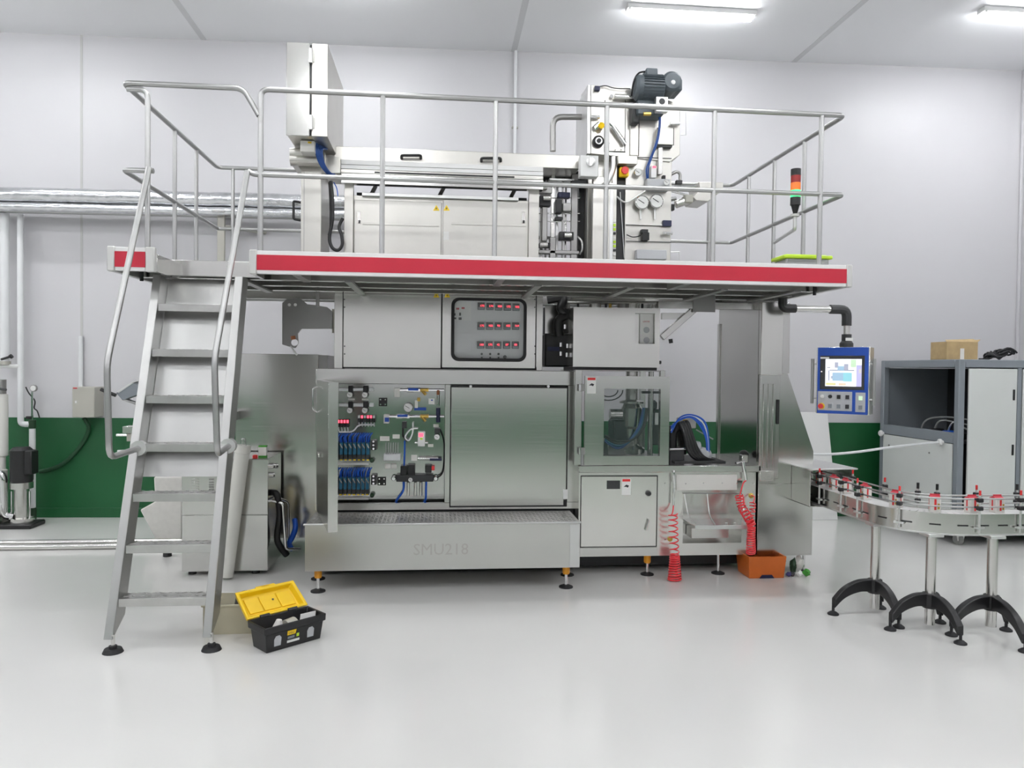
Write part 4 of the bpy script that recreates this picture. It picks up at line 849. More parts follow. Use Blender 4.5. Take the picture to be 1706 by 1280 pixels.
# ------------------------------------------------------------------ filler head inside the glazed section
fh = thing('filler_head', 'filler head of steel nozzles, dark pump and looping hoses behind the glazed door', 'mechanism', (P(1050, 770, 5.95).x, 5.95, ztab))
yi = 5.95
q = P(1052, 690, yi); MB().lathe((q.x, yi, ztab), (0, 0, 1), [(.11, 0), (.11, .10), (.07, .14), (.07, .26), (.085, .28), (.085, P(1052, 680, yi).z - ztab), (.06, P(1052, 672, yi).z - ztab)], 20).build('nozzle_body', 'steel', fh)
MB().lathe((q.x, yi, P(1052, 672, yi).z), (0, 0, 1), [(.10, 0), (.10, .015), (.05, .03), (.05, zft - P(1052, 672, yi).z - .003)], 20).build('product_pipe', 'steelb', fh)
prect('pump_block', 'dark', 1022, 700, 1050, 735, yi - .05, .2, fh, bev=.015); prect('pump_foot', 'steeld', 1012, 735, 1056, 768, yi - .08, .25, fh, bev=.01)
C('clamp', 'steelb', fh, P(1016, 690, yi - .06), P(1036, 690, yi - .06), .04, n=14); C('clamp_knob', 'dark', fh, P(1026, 682, yi - .06), P(1026, 696, yi - .06), .03, n=12)
C('guide_rod', 'steelv', fh, (P(1078, 690, yi).x, yi - .1, ztab), (P(1078, 690, yi).x, yi - .1, zft - .003), .022, n=12); C('guide_rod', 'dark', fh, (P(1093, 690, yi).x, yi - .1, P(1093, 700, yi).z), (P(1093, 690, yi).x, yi - .1, zft - .003), .010, n=8)
prect('actuator', 'black', 1084, 682, 1099, 742, yi - .08, .1, fh, bev=.01); prect('actuator_head', 'dark', 1085, 667, 1096, 684, yi - .08, .1, fh, bev=.02); prect('cross_arm', 'dark', 1070, 652, 1098, 656, yi - .12, .03, fh); prect('gauge_tube', 'alu', 1091, 688, 1097, 708, yi - .1, .02, fh)
for k in range(4): T('air_hose', ('darkblue', 'teal', 'dark', 'dark')[k], fh, spline([P(1072 + 2 * k, 680, yi - .12), P(1064 + 3 * k, 712, yi - .14), P(1045 + 3 * k, 738 - 2 * k, yi - .16), P(1028, 747 - 4 * k, yi - .15), P(1008, 735 - 3 * k, yi - .1)], 6), .010, 7)
for r_ in (.055, .085): T('cable_ring', 'dark', fh, [P(1014, 650, yi + .1) + V((r_ * 1.4 * math.cos(a_), 0, r_ * math.sin(a_))) for a_ in [math.pi * (1 + k / 12) for k in range(13)]], .005, 6)
prect('inner_frame', 'steel', 1066, 690, 1071, 770, yi - .05, .05, fh); prect('floor_pan', 'steeld', 1008, 760, 1100, 772, yi - .15, .5, fh)
# ------------------------------------------------------------------ sealing drive in the open bay
sd = thing('sealing_drive', 'dark drive with grey motor and arching black and blue hoses in the open bay', 'mechanism', (P(1150, 770, 5.92).x, 5.95, ztab))
yv = 5.92
prect('drive_column', 'steel', 1127, 707, 1144, 758, yv + .02, .12, sd, bev=.004); prect('drive_base', 'dark', 1116, 748, 1140, 776, yv - .05, .3, sd, bev=.004); B('bed', 'dark', sd, P(1116, 770, yv).x, P(1200, 770, yv).x, yv - .12, yv + .3, ztab, ztab + .012); C('tie_rod', 'chrome', sd, P(1116, 749, yv - .06), P(1142, 748, yv - .06), .010, n=8)
prect('dark_body', 'black', 1117, 710, 1127, 752, yv, .1, sd, bev=.01); prect('valve_head', 'offwhite', 1133, 697, 1160, 714, yv + .02, .1, sd, bev=.006); prect('yellow_tag', 'warn', 1138, 699, 1145, 707, yv + .018, .002, sd, bev=0)
MB().lathe(P(1158, 745, yv), (1, 0, -.2), [(.05, -.02), (.05, .03), (.035, .04)], 16).build('grey_motor', 'greyl', sd); MB().lathe(P(1172, 758, yv - .02), (0, -1, 0), [(.06, -.05), (.06, .03), (.03, .05)], 18).build('grey_gear', 'greyl', sd)
for k in range(4): T('black_hose', 'black', sd, spline([P(1124 + 4 * k, 720 - 3 * k, yv), P(1132 + 4 * k, 706 - k, yv - .04), P(1140 + 4 * k, 724, yv - .07), P(1146 + 5 * k, 748, yv - .08), P(1158 + 5 * k, 763, yv - .07), P(1182 + 3 * k, 769, yv - .04)], 5), .017, 8)
for k, mt_ in enumerate(('bluehose', 'bluehose', 'pvc', 'bluehose')): T('air_hose', mt_, sd, spline([P(1118, 712 + 3 * k, yv - .02), P(1132, 700 - k, yv - .05), P(1152, 696 - 1.5 * k, yv - .06), P(1168 + 2 * k, 712 - 3 * k, yv - .06), P(1177 + 1.2 * k, 735, yv - .06), P(1177 + 1.2 * k, 767, yv - .05)], 6), .0075 if mt_ != 'pvc' else .006, 7)
T('tube', 'clearpl', sd, spline([P(1160, 716, yv), P(1172, 723, yv), P(1188, 732, yv)]), .006, 6)
# spray gun on the ledge and the two coiled red hoses
sg = thing('chrome_air_gun', 'chrome air gun with black grip lying on the ledge beside the hood', 'air gun', (P(1240, 775, YR).x, YR + .02, ztab))
C('barrel', 'chrome', sg, P(1226, 772, YR - .045), P(1240, 769, YR - .02), .009, n=10); T('grip', 'chrome', sg, [P(1238, 770, YR - .045), P(1241, 786, YR - .05), P(1243, 800, YR - .05)], .012, 8, .02)
MB().lathe(P(1240, 757, YR + .12), (0, -1, 0), [(.03, -.03), (.035, 0), (.02, .04)], 14).build('cup', 'black', sg); prect('body', 'steelb', 1236, 758, 1247, 772, YR + .02, .06, sg, bev=.006)
ag = thing('hanging_air_gun', 'slim chrome blow gun hung on the lip above the red coil', 'air gun', P(1122, 845, YR - .05))
q1, q2 = P(1123, 788, YR - .05), P(1122, 842, YR - .05)
C('nozzle', 'chrome', ag, P(1123, 806, YR - .05), q2, .008, n=10); C('body', 'chrome', ag, q1 + V((0, 0, -.02)), P(1124, 806, YR - .05), .014, n=10); T('hook', 'chrome', ag, [q1 + V((0, 0, -.02)), q1 + V((0, 0, .012)), q1 + V((0, .03, .012))], .008, 8, .01)
def helix(p, rad, turns, n=14, ph=0):
    out = []; tot = int(turns * n); P_ = spline(p, 12); L = len(P_) - 1
    for i in range(tot + 1):
        t = i / tot * L; k = min(int(t), L - 1); c = P_[k].lerp(P_[k + 1], t - k)
        ax = (P_[k + 1] - P_[k]).normalized(); u_ = ax.cross(V((0, 1, .01))).normalized(); w_ = ax.cross(u_)
        a_ = 2 * math.pi * i / n + ph; r_ = rad(i / tot) if callable(rad) else rad
        out.append(c + u_ * math.cos(a_) * r_ + w_ * math.sin(a_) * r_)
    return out
ch = thing('coiled_air_hose', 'red spiral air hose stretched down to a bunched end on the floor', 'air hose', G(1123, 968))
yh = YR - .12; fb = V((P(1124, 965, yh).x, yh, .006))
T('straight_end', 'redhose', ch, spline([q2, P(1121, 852, YR - .07), P(1119, 858, YR - .10)]), .005, 6)
T('open_coil', 'redhose', ch, helix([P(1121, 856, yh), P(1122, 890, yh), P(1124, 926, yh)], .034, 8), .0048, 6)
T('tight_coil', 'redhose', ch, helix([P(1124, 926, yh), P(1124, 945, yh), fb], lambda t: .034 + .016 * t, 11, 16), .0055, 6)
ch2 = thing('coiled_air_hose', 'red spiral air hose sagging in two bunched loops beside the shelf', 'air hose', P(1252, 924, YR - .1))
yh2 = YR - .10
T('straight_end', 'redhose', ch2, spline([P(1243, 801, YR - .05), P(1238, 806, YR - .06), P(1232, 828, yh2)]), .005, 6)
T('tight_coil', 'redhose', ch2, helix([P(1231, 826, yh2), P(1236, 845, yh2), P(1247, 864, yh2 - .14), P(1252, 876, yh2 - .16)], .030, 12), .005, 6)
T('tight_coil', 'redhose', ch2, helix([P(1252, 878, yh2 - .16), P(1251, 900, yh2 - .15), P(1251, 922, yh2 - .13)], lambda t: .026 + .008 * t, 13), .005, 6)
T('open_coil', 'redhose', ch2, helix([P(1251, 876, yh2 - .05), P(1253, 855, yh2), P(1254, 838, yh2)], .022, 6), .0045, 6); T('port_end', 'redhose', ch2, spline([P(1255, 838, yh2), P(1257, 828, yh2 + .04), P(1251, 826, YR - .02)]), .0045, 6)
# ------------------------------------------------------------------ operator panel on a swing arm
YA = 5.50
op = thing('operator_panel', 'blue operator panel with lit touchscreen and push buttons on a swing arm', 'operator panel', (P(1406, 690, YA).x, YA, P(1406, 690, YA).z))
ax_, ay_ = P(1306, 490, YA), None
arm_z = P(1360, 515, YA).z
MB().tube([V((P(1304, 500, YA).x, YA, hzt + .02)), V((P(1304, 500, YA).x, YA, arm_z)), V((P(1325, 515, YA).x, YA, arm_z))], .034, 10, .03).build('arm_joint', 'black', op)
C('arm_tube', 'steelb', op, (P(1323, 515, YA).x, YA, arm_z), (P(1386, 517, YA).x, YA, arm_z), .026)
MB().tube([V((P(1383, 517, YA).x, YA, arm_z)), V((P(1411, 517, YA).x, YA, arm_z)), V((P(1411, 517, YA).x, YA, P(1411, 543, YA).z))], .036, 10, .06).build('arm_elbow', 'dark', op)
xe = P(1411, 530, YA).x
C('drop_tube', 'steelb', op, (xe, YA, P(1411, 560, YA).z), (xe, YA, P(1411, 540, YA).z), .024); MB().lathe((xe, YA, P(1411, 579, YA).z), (0, 0, 1), [(.05, 0), (.05, .03), (.036, .05), (.036, .10)], 16).build('coupling', 'dark', op)
prect('coupling_tag', 'label', 1409, 563, 1421, 568, YA - .042, .004, op, bev=0)
# panel turned slightly: built flat, then rotated about its vertical axis
pw0, pw1, pz0, pz1 = rect(1364, 579, 1453, 690, YA - .06)
pcx = (pw0 + pw1) / 2 + .025; ROTP = R(-41)
RM = Matrix.Translation((pcx, YA, 0)) @ Matrix.Rotation(ROTP, 4, 'Z') @ Matrix.Translation((-pcx, -YA, 0))
W_, H_ = .362, (pz1 - pz0); pw0 = pcx - W_ / 2
def pan(name, m, par, u0, v0, u1, v1, y0, y1, bev=.001):            # u,v in 0..1 across the panel front, y back from its face
    return MB().box(pw0 + W_ * u0, pw0 + W_ * u1, YA - .075 + y0, YA - .075 + y1, pz1 - H_ * v1, pz1 - H_ * v0).xf(RM).build(name, m, par, bev)
hs = pan('housing', 'steelm', op, -.025, -.005, 1.025, 1.005, .006, .16, .004)
pan('blue_face', 'blue', hs, 0, 0, 1, 1, 0, .0055, .002)
bz = pan('screen_bezel', 'dark', hs, .055, .125, .93, .635, -.006, 0, .003)
sc_ = pan('touch_screen', 'screen', hs, .165, .175, .875, .585, -.0075, -.006, 0)
def scr(m, u0, v0, u1, v1): return pan('screen_graphic', m, sc_, .165 + .71 * u0, .175 + .41 * v0, .165 + .71 * u1, .175 + .41 * v1, -.0083, -.0075, 0)
for a in (('scr_lilac', .86, .22, 1, 1), ('scr_yel', .92, .36, .99, .52), ('scr_green', .70, .02, .85, .3), ('scr_grey', .26, .12, .36, .32), ('scr_grey', .52, .18, .64, .42), ('scr_blue', .34, .26, .52, .42), ('scr_blue', .20, .50, .50, .80), ('scr_cyan', .50, .50, .74, .82), ('scr_dark', .12, .40, .80, .425), ('scr_grey', .08, .42, .12, .8), ('scr_yel', .02, .88, .30, .96), ('scr_pink', .38, .88, .58, .97), ('scr_dark', .05, .30, .14, .32), ('scr_grey', .16, .62, .20, .72)): scr(*a)
pan('brand_strip', 'label', hs, .06, .145, .235, .17, -.007, -.006, 0); pan('status_led', 'ledw', hs, .075, .36, .10, .373, -.007, -.006, 0)
for a in ((.02, .665, .70, .955), (.765, .672, .955, .962)): pan('button_plate', 'greyl', hs, *a, -.003, 0, .001)
def btn(u, v, m, r=.011, nm='push_button'):
    c = V((pw0 + W_ * u, YA - .078, pz1 - H_ * v)); return MB().lathe(c, (0, -1, 0), [(r, 0), (r, .010), (r * .75, .013)], 14).xf(RM).build(nm, m, hs)
for u, v, m_, sq in ((.11, .745, 'label', 0), (.27, .742, 'black', 0), (.44, .745, 'black', 1), (.61, .745, 'ink', 1), (.27, .885, 'grey', 1), (.44, .888, 'grey', 1), (.61, .888, 'ink', 1), (.865, .755, 'scr_green', 1), (.865, .892, 'grey', 1)):
    if sq:
        pan('button_frame', 'greyl', hs, u - .055, v - .045, u + .055, v + .045, -.005, -.003); pan('push_button', m_, hs, u - .035, v - .03, u + .035, v + .03, -.012, -.005)
    else: btn(u, v, m_, .014)
c_ = btn(.10, .89, 'yellow', .024, 'yellow_ring'); q = V((pw0 + W_ * .10, YA - .09, pz1 - H_ * .89)); MB().lathe(q, (0, -1, 0), [(.012, 0), (.012, .01), (.020, .018), (.018, .03)], 14).xf(RM).build('emergency_stop', 'redp', hs)
for s, u in ((-1, -.13), (1, 1.09)):
    m_ = MB(); xh = pw0 + W_ * u
    m_.tube([V((xh, YA - .03, pz1 - H_ * .17)), V((xh, YA - .03, pz1 - H_ * .86))], .012, 10); 
    for v in (.25, .78): m_.tube([V((xh, YA - .03, pz1 - H_ * v)), V((pw0 + W_ * (-.02 if s < 0 else 1.02), YA - .03, pz1 - H_ * v))], .006, 8)
    m_.xf(RM).build('grab_handle', 'pipe', op)
# ------------------------------------------------------------------ orange tub, litter under the hood
ot = thing('orange_tub', 'orange plastic tub with a cut-out foot tucked under the discharge hood', 'plastic tub', G(1275, 962))
ob = G(1275, 964); YTb = ob.y
tx0_, tx1_, tz0_, tz1_ = rect(1246, 927, 1309, 964, YTb)
m_ = MB(); tp = .015
A = [(tx0_ + .012, YTb), (tx1_ - .012, YTb), (tx1_ - .012, YTb + .22), (tx0_ + .012, YTb + .22)]; Bt = [(tx0_, YTb - tp), (tx1_, YTb - tp), (tx1_, YTb + .25), (tx0_, YTb + .25)]
zc = tz1_ - tz0_
def ring(f, z): return [V((A[k][0] + (Bt[k][0] - A[k][0]) * f, A[k][1] + (Bt[k][1] - A[k][1]) * f, z)) for k in range(4)]
r0, r1, r2, r3 = ring(0, 0), ring(1, zc), [p.lerp(V(((tx0_ + tx1_) / 2, YTb + .12, zc)), .07) for p in ring(1, zc)], [p.lerp(V(((tx0_ + tx1_) / 2, YTb + .12, .03)), .1) for p in ring(.1, .03)]
m_.v = r0 + r1 + r2 + r3
for a in range(3):
    for k in range(4): k2 = (k + 1) % 4; m_.f.append((a * 4 + k, a * 4 + k2, a * 4 + 4 + k2, a * 4 + 4 + k))
m_.f += [(3, 2, 1, 0), (12, 13, 14, 15)]
tb = m_.build('tub', 'orange', ot, bev=.012, seg=2)
xc = (tx0_ + tx1_) / 2; MB().prism([V((xc - .06, YTb - .004, .001)), V((xc + .06, YTb - .004, .001)), V((xc + .04, YTb - .006, .028)), V((xc - .04, YTb - .006, .028))], (0, .003, 0)).build('foot_cutout', 'navy', tb)
for k, (px, py, m__, s) in enumerate(((1314, 955, 'purple', .022), (1320, 957, 'ink', .02), (1326, 944, 'darkgreen', .03), (1336, 940, 'paper', .035), (1332, 958, 'label', .026), (1343, 958, 'leaf', .03))):
    g0 = G(px, 961 if py > 950 else 957); random.seed(k); m_ = MB(); bmx = bmesh.new(); bmesh.ops.create_icosphere(bmx, subdivisions=2, radius=1)
    tall = 1.0 if py > 950 else 2.1
    vs = [V((v.co.x * s * random.uniform(.55, 1.3), v.co.y * s * random.uniform(.55, 1.3), v.co.z * s * tall * random.uniform(.6, 1.2))) for v in bmx.verts]; zmin = min(v.z for v in vs)
    m_.add([v + V((g0.x, g0.y + (.05 if tall > 1 else 0), -zmin)) for v in vs], [tuple(v.index for v in f.verts) for f in bmx.faces]); bmx.free()
    m_.build('crumpled_wrapper', m__, None, ang=20, label=('crumpled dark blue wrapper on the floor against the orange tub', 'crumpled charcoal wrapper on the floor between the blue and the white scraps', 'dark green crumpled carton standing behind the small scraps by the hood', 'pale crumpled paper ball standing at the hood corner', 'white crumpled scrap on the floor beside the bright green one', 'bright green crumpled wrapper on the floor under the hood corner')[k], cat='litter', group='litter under the hood', base=True)
random.seed(11)
# ------------------------------------------------------------------ curved outfeed conveyor
CXc, CYc, HW, RC, BZ = 2.93, 4.40, .085, .34, .73
def cpath(off, n=14, y0=5.95, x1=5.6):                     # plan path at a sideways offset (+ = outer side)
    ac = V((CXc + RC, CYc + RC, 0)); r = RC + off; out = [V((CXc - off, y0, 0)), V((CXc - off, CYc + RC + .5, 0))]
    for k in range(n + 1):
        a = math.pi + (math.pi / 2) * k / n; out.append(ac + V((math.cos(a) * r, math.sin(a) * r, 0)))
    out += [V((CXc + RC + .6, CYc - off, 0)), V((x1, CYc - off, 0))]; return out
def ribbon(mb, off0, off1, z0, z1, **k):
    a, b_ = cpath(off0, **k), cpath(off1, **k); n = len(a); o = len(mb.v)
    for pa, pb_ in zip(a, b_): mb.v += [V((pa.x, pa.y, z0)), V((pb_.x, pb_.y, z0)), V((pb_.x, pb_.y, z1)), V((pa.x, pa.y, z1))]
    for i in range(n - 1):
        for j in range(4): j2 = (j + 1) % 4; mb.f.append((o + 4 * i + j, o + 4 * i + j2, o + 4 * i + 4 + j2, o + 4 * i + 4 + j))
    mb.f += [(o, o + 1, o + 2, o + 3), tuple(o + 4 * (n - 1) + j for j in (3, 2, 1, 0))]; return mb
cv = thing('outfeed_conveyor', 'curved steel conveyor with white chain, guide rails and black arched stands', 'conveyor', (3.2, 4.6, 0))
sp = [ribbon(MB(), s * HW, s * (HW + .004), .605, BZ + .004).build('side_plate', 'steel', cv) for s in (-1, 1)]
for s in (-1, 1): ribbon(MB(), s * (HW + .004), s * (HW + .012), .603, .611).build('bottom_flange', 'alu', sp[0 if s < 0 else 1])
ribbon(MB(), -HW + .001, HW - .001, .635, .64).build('bed', 'steeld', cv)
# chain plates, each a part
def along(t, off=0.0):                                     # point and heading at arc length t from the tunnel
    L1 = 5.95 - (CYc + RC); L2 = RC * math.pi / 2
    if t < L1: return V((CXc - off, 5.95 - t, 0)), V((0, -1, 0))
    if t < L1 + L2:
        a = math.pi + (t - L1) / RC; ac = V((CXc + RC, CYc + RC, 0)); return ac + V((math.cos(a), math.sin(a), 0)) * (RC + off), V((-math.sin(a), math.cos(a), 0))
    return V((CXc + RC + (t - L1 - L2), CYc - off, 0)), V((1, 0, 0))
pm = None; t = .25
belt = ribbon(MB(), -HW + .006, HW - .006, BZ - .02, BZ - .006).build('chain_bed', 'white', cv)
while t < 3.4:
    c, h = along(t)
    if pm is None:
        o = MB().box(-.0175, .0175, -HW + .004, HW - .004, -.003, .003).build('chain_plate', 'white', belt, bev=.002); pm = o.data
    else:
        o = bpy.data.objects.new('chain_plate', pm); COL.objects.link(o); o.parent = belt; o.matrix_parent_inverse = WM[belt.name].inverted()
        b_ = o.modifiers.new('bevel', 'BEVEL'); b_.width = .002
    o.location = (c.x, c.y, BZ - .003); o.rotation_euler = (0, 0, math.atan2(h.y, h.x)); t += .0381
t = .45
while t < 3.2:
    for s in (1,):
        c, h = along(t, HW + .0045); n2 = V((h.y, -h.x, 0)); MB().obox((c.x, c.y, .665), h, (0, 0, 1), n2, .032, .0045, .001).build('slot', 'black', sp[1])
    t += .125
rails = []
for s in (-1, 1):
    for z in (BZ + .045, BZ + .095):
        p = [V((q.x, q.y, z)) for q in cpath(s * (HW - .022))]
        rails.append(T('guide_rail', 'pipe', cv, p, .0055, 8))
def bracket(t, s, red=True):
    c, h = along(t, s * (HW + .022)); n2 = V((h.y, -h.x, 0)) * s * -1; c.z = 0
    k = MB().tube([c + V((0, 0, .62)), c + V((0, 0, BZ + .125))], .007, 8).build('bracket_rod', 'alu', cv)
    inn = (along(t, s * (HW - .024))[0] - c)
    for z in (BZ + .045, BZ + .095):
        MB().obox(c + V((0, 0, z)), h, (0, 0, 1), V((h.y, -h.x, 0)), .016, .013, .016).build('clamp', 'black', k, bev=.004)
        MB().tube([c + V((0, 0, z)), c + inn + V((0, 0, z))], .007, 8).build('clamp_pin', 'black', k)
    MB().obox(c + V((0, 0, .655)), h, (0, 0, 1), V((h.y, -h.x, 0)), .03, .006, .010).build('mount', 'alu', k)
    if red: C('red_tip', 'redp', k, c + V((0, 0, BZ + .122)), c + V((0, 0, BZ + .155)), .0068, n=8)
    else: C('black_tip', 'black', k, c + V((0, 0, BZ + .122)), c + V((0, 0, BZ + .16)), .0085, n=8)
for t, s, r_ in ((.62, 1, 1), (.92, 1, 0), (1.13, 1, 1), (1.42, 1, 1), (1.78, 1, 1), (2.05, 1, 1), (.70, -1, 1), (1.10, -1, 1), (1.46, -1, 0), (1.62, -1, 0), (1.92, -1, 1), (2.2, -1, 0), (2.45, 1, 1)): bracket(t, s, r_)
# stands
for pole, feet in (((2.90, 4.72), ((1388, 1024), (1497, 1046), (1467, 1014))), ((3.07, 4.40), ((1483, 1050), (1600, 1073), (1566, 1038))), ((3.43, 4.335), ((1585, 1059), (1708, 1087), (1676, 1051)))):
    pv = V((*pole, 0)); fp = [G(*f) for f in feet]
    s_ = C('stand_pole', 'steelb', cv, pv + V((0, 0, .03)), pv + V((0, 0, .60)), .030, n=18)
    B('pole_bracket', 'alu', s_, pv.x - .05, pv.x + .05, pv.y - .05, pv.y + .05, .585, .604)
    C('hub', 'black', s_, pv + V((0, 0, .135)), pv + V((0, 0, .225)), .045, n=16)
    for f in fp:
        d = f - pv; L = d.length; d.normalize(); pts = [pv + d * (.02), pv + d * L * .4, pv + d * L * .75, pv + d * L]; zs = (.185, .185, .145, .075)
        P2 = spline([V((p.x, p.y, z)) for p, z in zip(pts, zs)], 5); m_ = MB()
        sd_ = d.cross(V((0, 0, 1)))
        n = len(P2)
        for i, p in enumerate(P2):
            hh = .042 - .014 * i / n
            m_.v += [p + sd_ * .021 - V((0, 0, hh)), p - sd_ * .021 - V((0, 0, hh)), p - sd_ * .021 + V((0, 0, hh)), p + sd_ * .021 + V((0, 0, hh))]
        for i in range(n - 1):
            for j in range(4): j2 = (j + 1) % 4; m_.f.append((4 * i + j, 4 * i + j2, 4 * i + 4 + j2, 4 * i + 4 + j))
        m_.f += [(0, 1, 2, 3), tuple(4 * (n - 1) + j for j in (3, 2, 1, 0))]
        m_.build('arched_leg', 'black', s_, bev=.005, seg=2)
        MB().lathe((f.x, f.y, 0), (0, 0, 1), [(.036, 0), (.036, .008), (.02, .02), (.009, .024), (.009, .06)], 16).build('foot_pad', 'rubber', s_)
# cartons riding on the chain
spots = (.45, .65, .81, 1.06, 1.36, 1.58, 1.80, 1.97)
labs = ('small red-topped carton on the conveyor half inside the outfeed tunnel', 'small red-topped carton first clear of the outfeed tunnel', 'small red-topped carton second clear of the outfeed tunnel', 'small red-topped carton on the straight run just ahead of the bend', 'small red-topped carton in the conveyor bend between the first and second stand', 'small red-topped carton leaving the conveyor bend above the middle stand', 'small red-topped carton on the chain just past the bend, next to the last stand', 'small red-topped carton on the chain over the last stand')
for t, lab in zip(spots, labs):
    c, h = along(t, .01); n2 = V((h.y, -h.x, 0)); a = .031
    cu = thing('drink_carton', lab, 'carton', (c.x, c.y, BZ), 'cartons on the conveyor')
    bd = MB().obox((c.x, c.y, BZ + .045), h, n2, (0, 0, 1), a, a, .045).build('body', 'paper', cu, bev=.003)
    top = MB(); z0, z1 = BZ + .0905, BZ + .104; q = [c + h * a + n2 * a, c - h * a + n2 * a, c - h * a - n2 * a, c + h * a - n2 * a]
    top.v = [V((p.x, p.y, z0)) for p in q] + [V((p.x, p.y, z1)) for p in (c + h * a * .9, c - h * a * .9)]
    top.f = [(0, 3, 2, 1), (0, 1, 5, 4), (2, 3, 4, 5), (1, 2, 5), (3, 0, 4)]
    top.obox((c.x, c.y, z1 + .004), h, n2, (0, 0, 1), a * .9, .0015, .006); top.build('gable_top', 'inkred', cu)
    for s in (-1, 1):
        MB().obox((c + n2 * s * (a + .0008)) + V((0, 0, BZ + .05)), h, (0, 0, 1), n2, .006, .034, .0006).build('red_stripe', 'redp', bd)
        MB().obox((c + n2 * s * (a + .0008)) + V((0, 0, BZ + .04)) + h * .018, h, (0, 0, 1), n2, .006, .018, .0006).build('print_panel', 'brass', bd)
        MB().obox((c + h * s * (a + .0008)) + V((0, 0, BZ + .05)), n2, (0, 0, 1), h, .005, .034, .0006).build('red_stripe', 'redp', bd)
# ------------------------------------------------------------------ grey enclosure against the back wall
EX0, EX1, EY0, EY1, EZ0, EZ1 = 4.75, 6.15, 6.47, 7.70, .13, P(1620, 599, 6.47).z
ge = thing('grey_enclosure', 'large grey framed enclosure with white panels and an open dark side bay', 'machine enclosure', ((EX0 + EX1) / 2, (EY0 + EY1) / 2, 0))
fy = lambda px: PXX(px, 650, EX0).y
fw_ = .062
m_ = MB()
for x in (EX0, EX1 - fw_):
    for y in (EY0, EY1 - fw_): m_.box(x, x + fw_, y, y + fw_, EZ0, EZ1)
for z in (EZ0, EZ1 - .075):
    for y in (EY0, EY1 - fw_): m_.box(EX0 + fw_, EX1 - fw_, y, y + fw_, z, z + .075)
    for x in (EX0, EX1 - fw_): m_.box(x, x + fw_, EY0 + fw_, EY1 - fw_, z, z + .075)
zmid = PXX(1525, 722, EX0).z
m_.box(EX0, EX0 + fw_, EY0 + fw_, EY1 - fw_, zmid - .05, zmid + .05)
xd0, xd1 = P(1612, 720, EY0).x, P(1692, 720, EY0).x
m_.box(xd1 + .012, xd1 + .055, EY0, EY0 + fw_, EZ0 + .075, EZ1 - .075)
m_.build('frame', 'grey', ge, bev=.006)
B('top_sheet', 'grey', ge, EX0 + .01, EX1 - .01, EY0 + .01, EY1 - .01, EZ1 - .012, EZ1 - .002, bev=0)
def door_(x0, x1):
    d_ = B('door', 'panelw', ge, x0, x1, EY0 - .008, EY0 + .012, EZ0 + .09, EZ1 - .085, bev=.004); B('latch', 'black', d_, x1 - .045, x1 - .022, EY0 - .014, EY0 - .008, 1.36, 1.46, bev=.003)
    B('latch', 'black', d_, x1 - .045, x1 - .022, EY0 - .014, EY0 - .008, .85, .95, bev=.003)
door_(xd0, xd1); door_(xd1 + .06, EX1 - fw_ - .004)
B('side_panel', 'panelw', ge, EX0 - .004, EX0 + .012, EY0 + fw_ + .01, EY1 - fw_ - .01, EZ0 + .085, zmid - .055, bev=.003)
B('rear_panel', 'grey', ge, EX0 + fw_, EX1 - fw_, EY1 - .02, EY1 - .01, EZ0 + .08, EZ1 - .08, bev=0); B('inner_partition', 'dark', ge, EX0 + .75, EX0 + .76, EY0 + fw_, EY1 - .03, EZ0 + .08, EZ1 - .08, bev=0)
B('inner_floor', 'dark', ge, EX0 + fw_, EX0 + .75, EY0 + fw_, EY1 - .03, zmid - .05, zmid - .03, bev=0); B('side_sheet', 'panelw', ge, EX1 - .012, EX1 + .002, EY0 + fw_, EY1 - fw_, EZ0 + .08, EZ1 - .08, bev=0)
q = EX0 + .3
for k in range(3): T('inner_tube', 'clearpl' if k < 2 else 'alu', ge, spline([V((q, EY1 - .25 - .2 * k, zmid - .03)), V((q, EY1 - .35 - .2 * k, zmid + .12)), V((q + .1, EY1 - .6 - .1 * k, zmid + .16 - .05 * k)), V((q + .2, EY0 + .2, zmid + .12 - .05 * k))], 5), .009, 7)
for y, mt_, s in ((EY1 - .3, 'black', .03), (EY1 - .55, 'black', .045), (EY1 - .75, 'bluehose', .04), (EY1 - .95, 'black', .035)): B('inner_fitting', mt_, ge, q - .06, q + .06, y, y + .09, zmid - .03, zmid - .03 + s * 1.6, bev=.01)
for px, py in ((1472, 722), (1571, 737)):
    p = PXX(px, py, EX0); kn = MB().lathe((EX0 + .001, p.y, p.z), (-1, 0, 0), [(.016, 0), (.016, .02), (.032, .024), (.032, .04), (.024, .048)], 16).build('white_knob', 'white', ge)
for px in (1482, 1549): p = PXX(px, 742 + (px - 1482) * .19, EX0); C('screw', 'steeld', ge, (EX0 - .004, p.y, p.z), (EX0 - .010, p.y, p.z), .010, n=8)
for x, y in ((EX0 + .1, EY0 + .1), (EX1 - .1, EY0 + .1), (EX0 + .1, EY1 - .1), (EX1 - .1, EY1 - .1)):
    ca = C('caster', 'steeld', ge, (x - .02, y, .05), (x + .02, y, .05), .05, n=18); MB().prism([V((x - .05, y - .035, EZ0)), V((x + .05, y - .035, EZ0)), V((x + .028, y - .035, .04)), V((x - .028, y - .035, .04))], (0, .005, 0)).build('caster_fork', 'alu', ca); B('caster_plate', 'alu', ca, x - .05, x + .05, y - .05, y + .05, EZ0 - .008, EZ0)
hs_ = PXX(1571, 737, EX0)
wh = T('white_hose', 'pvc', None, spline([V((EX0 - .05, hs_.y, hs_.z)), V((EX0 - .25, hs_.y - .05, hs_.z - .01)), P(1480, 746, 6.35), P(1430, 753, 6.2), P(1385, 757, 6.1), P(1350, 757, 6.05)], 6), .011, 10, label='thin white hose strung between the grey enclosure and the discharge hood', cat='hose')
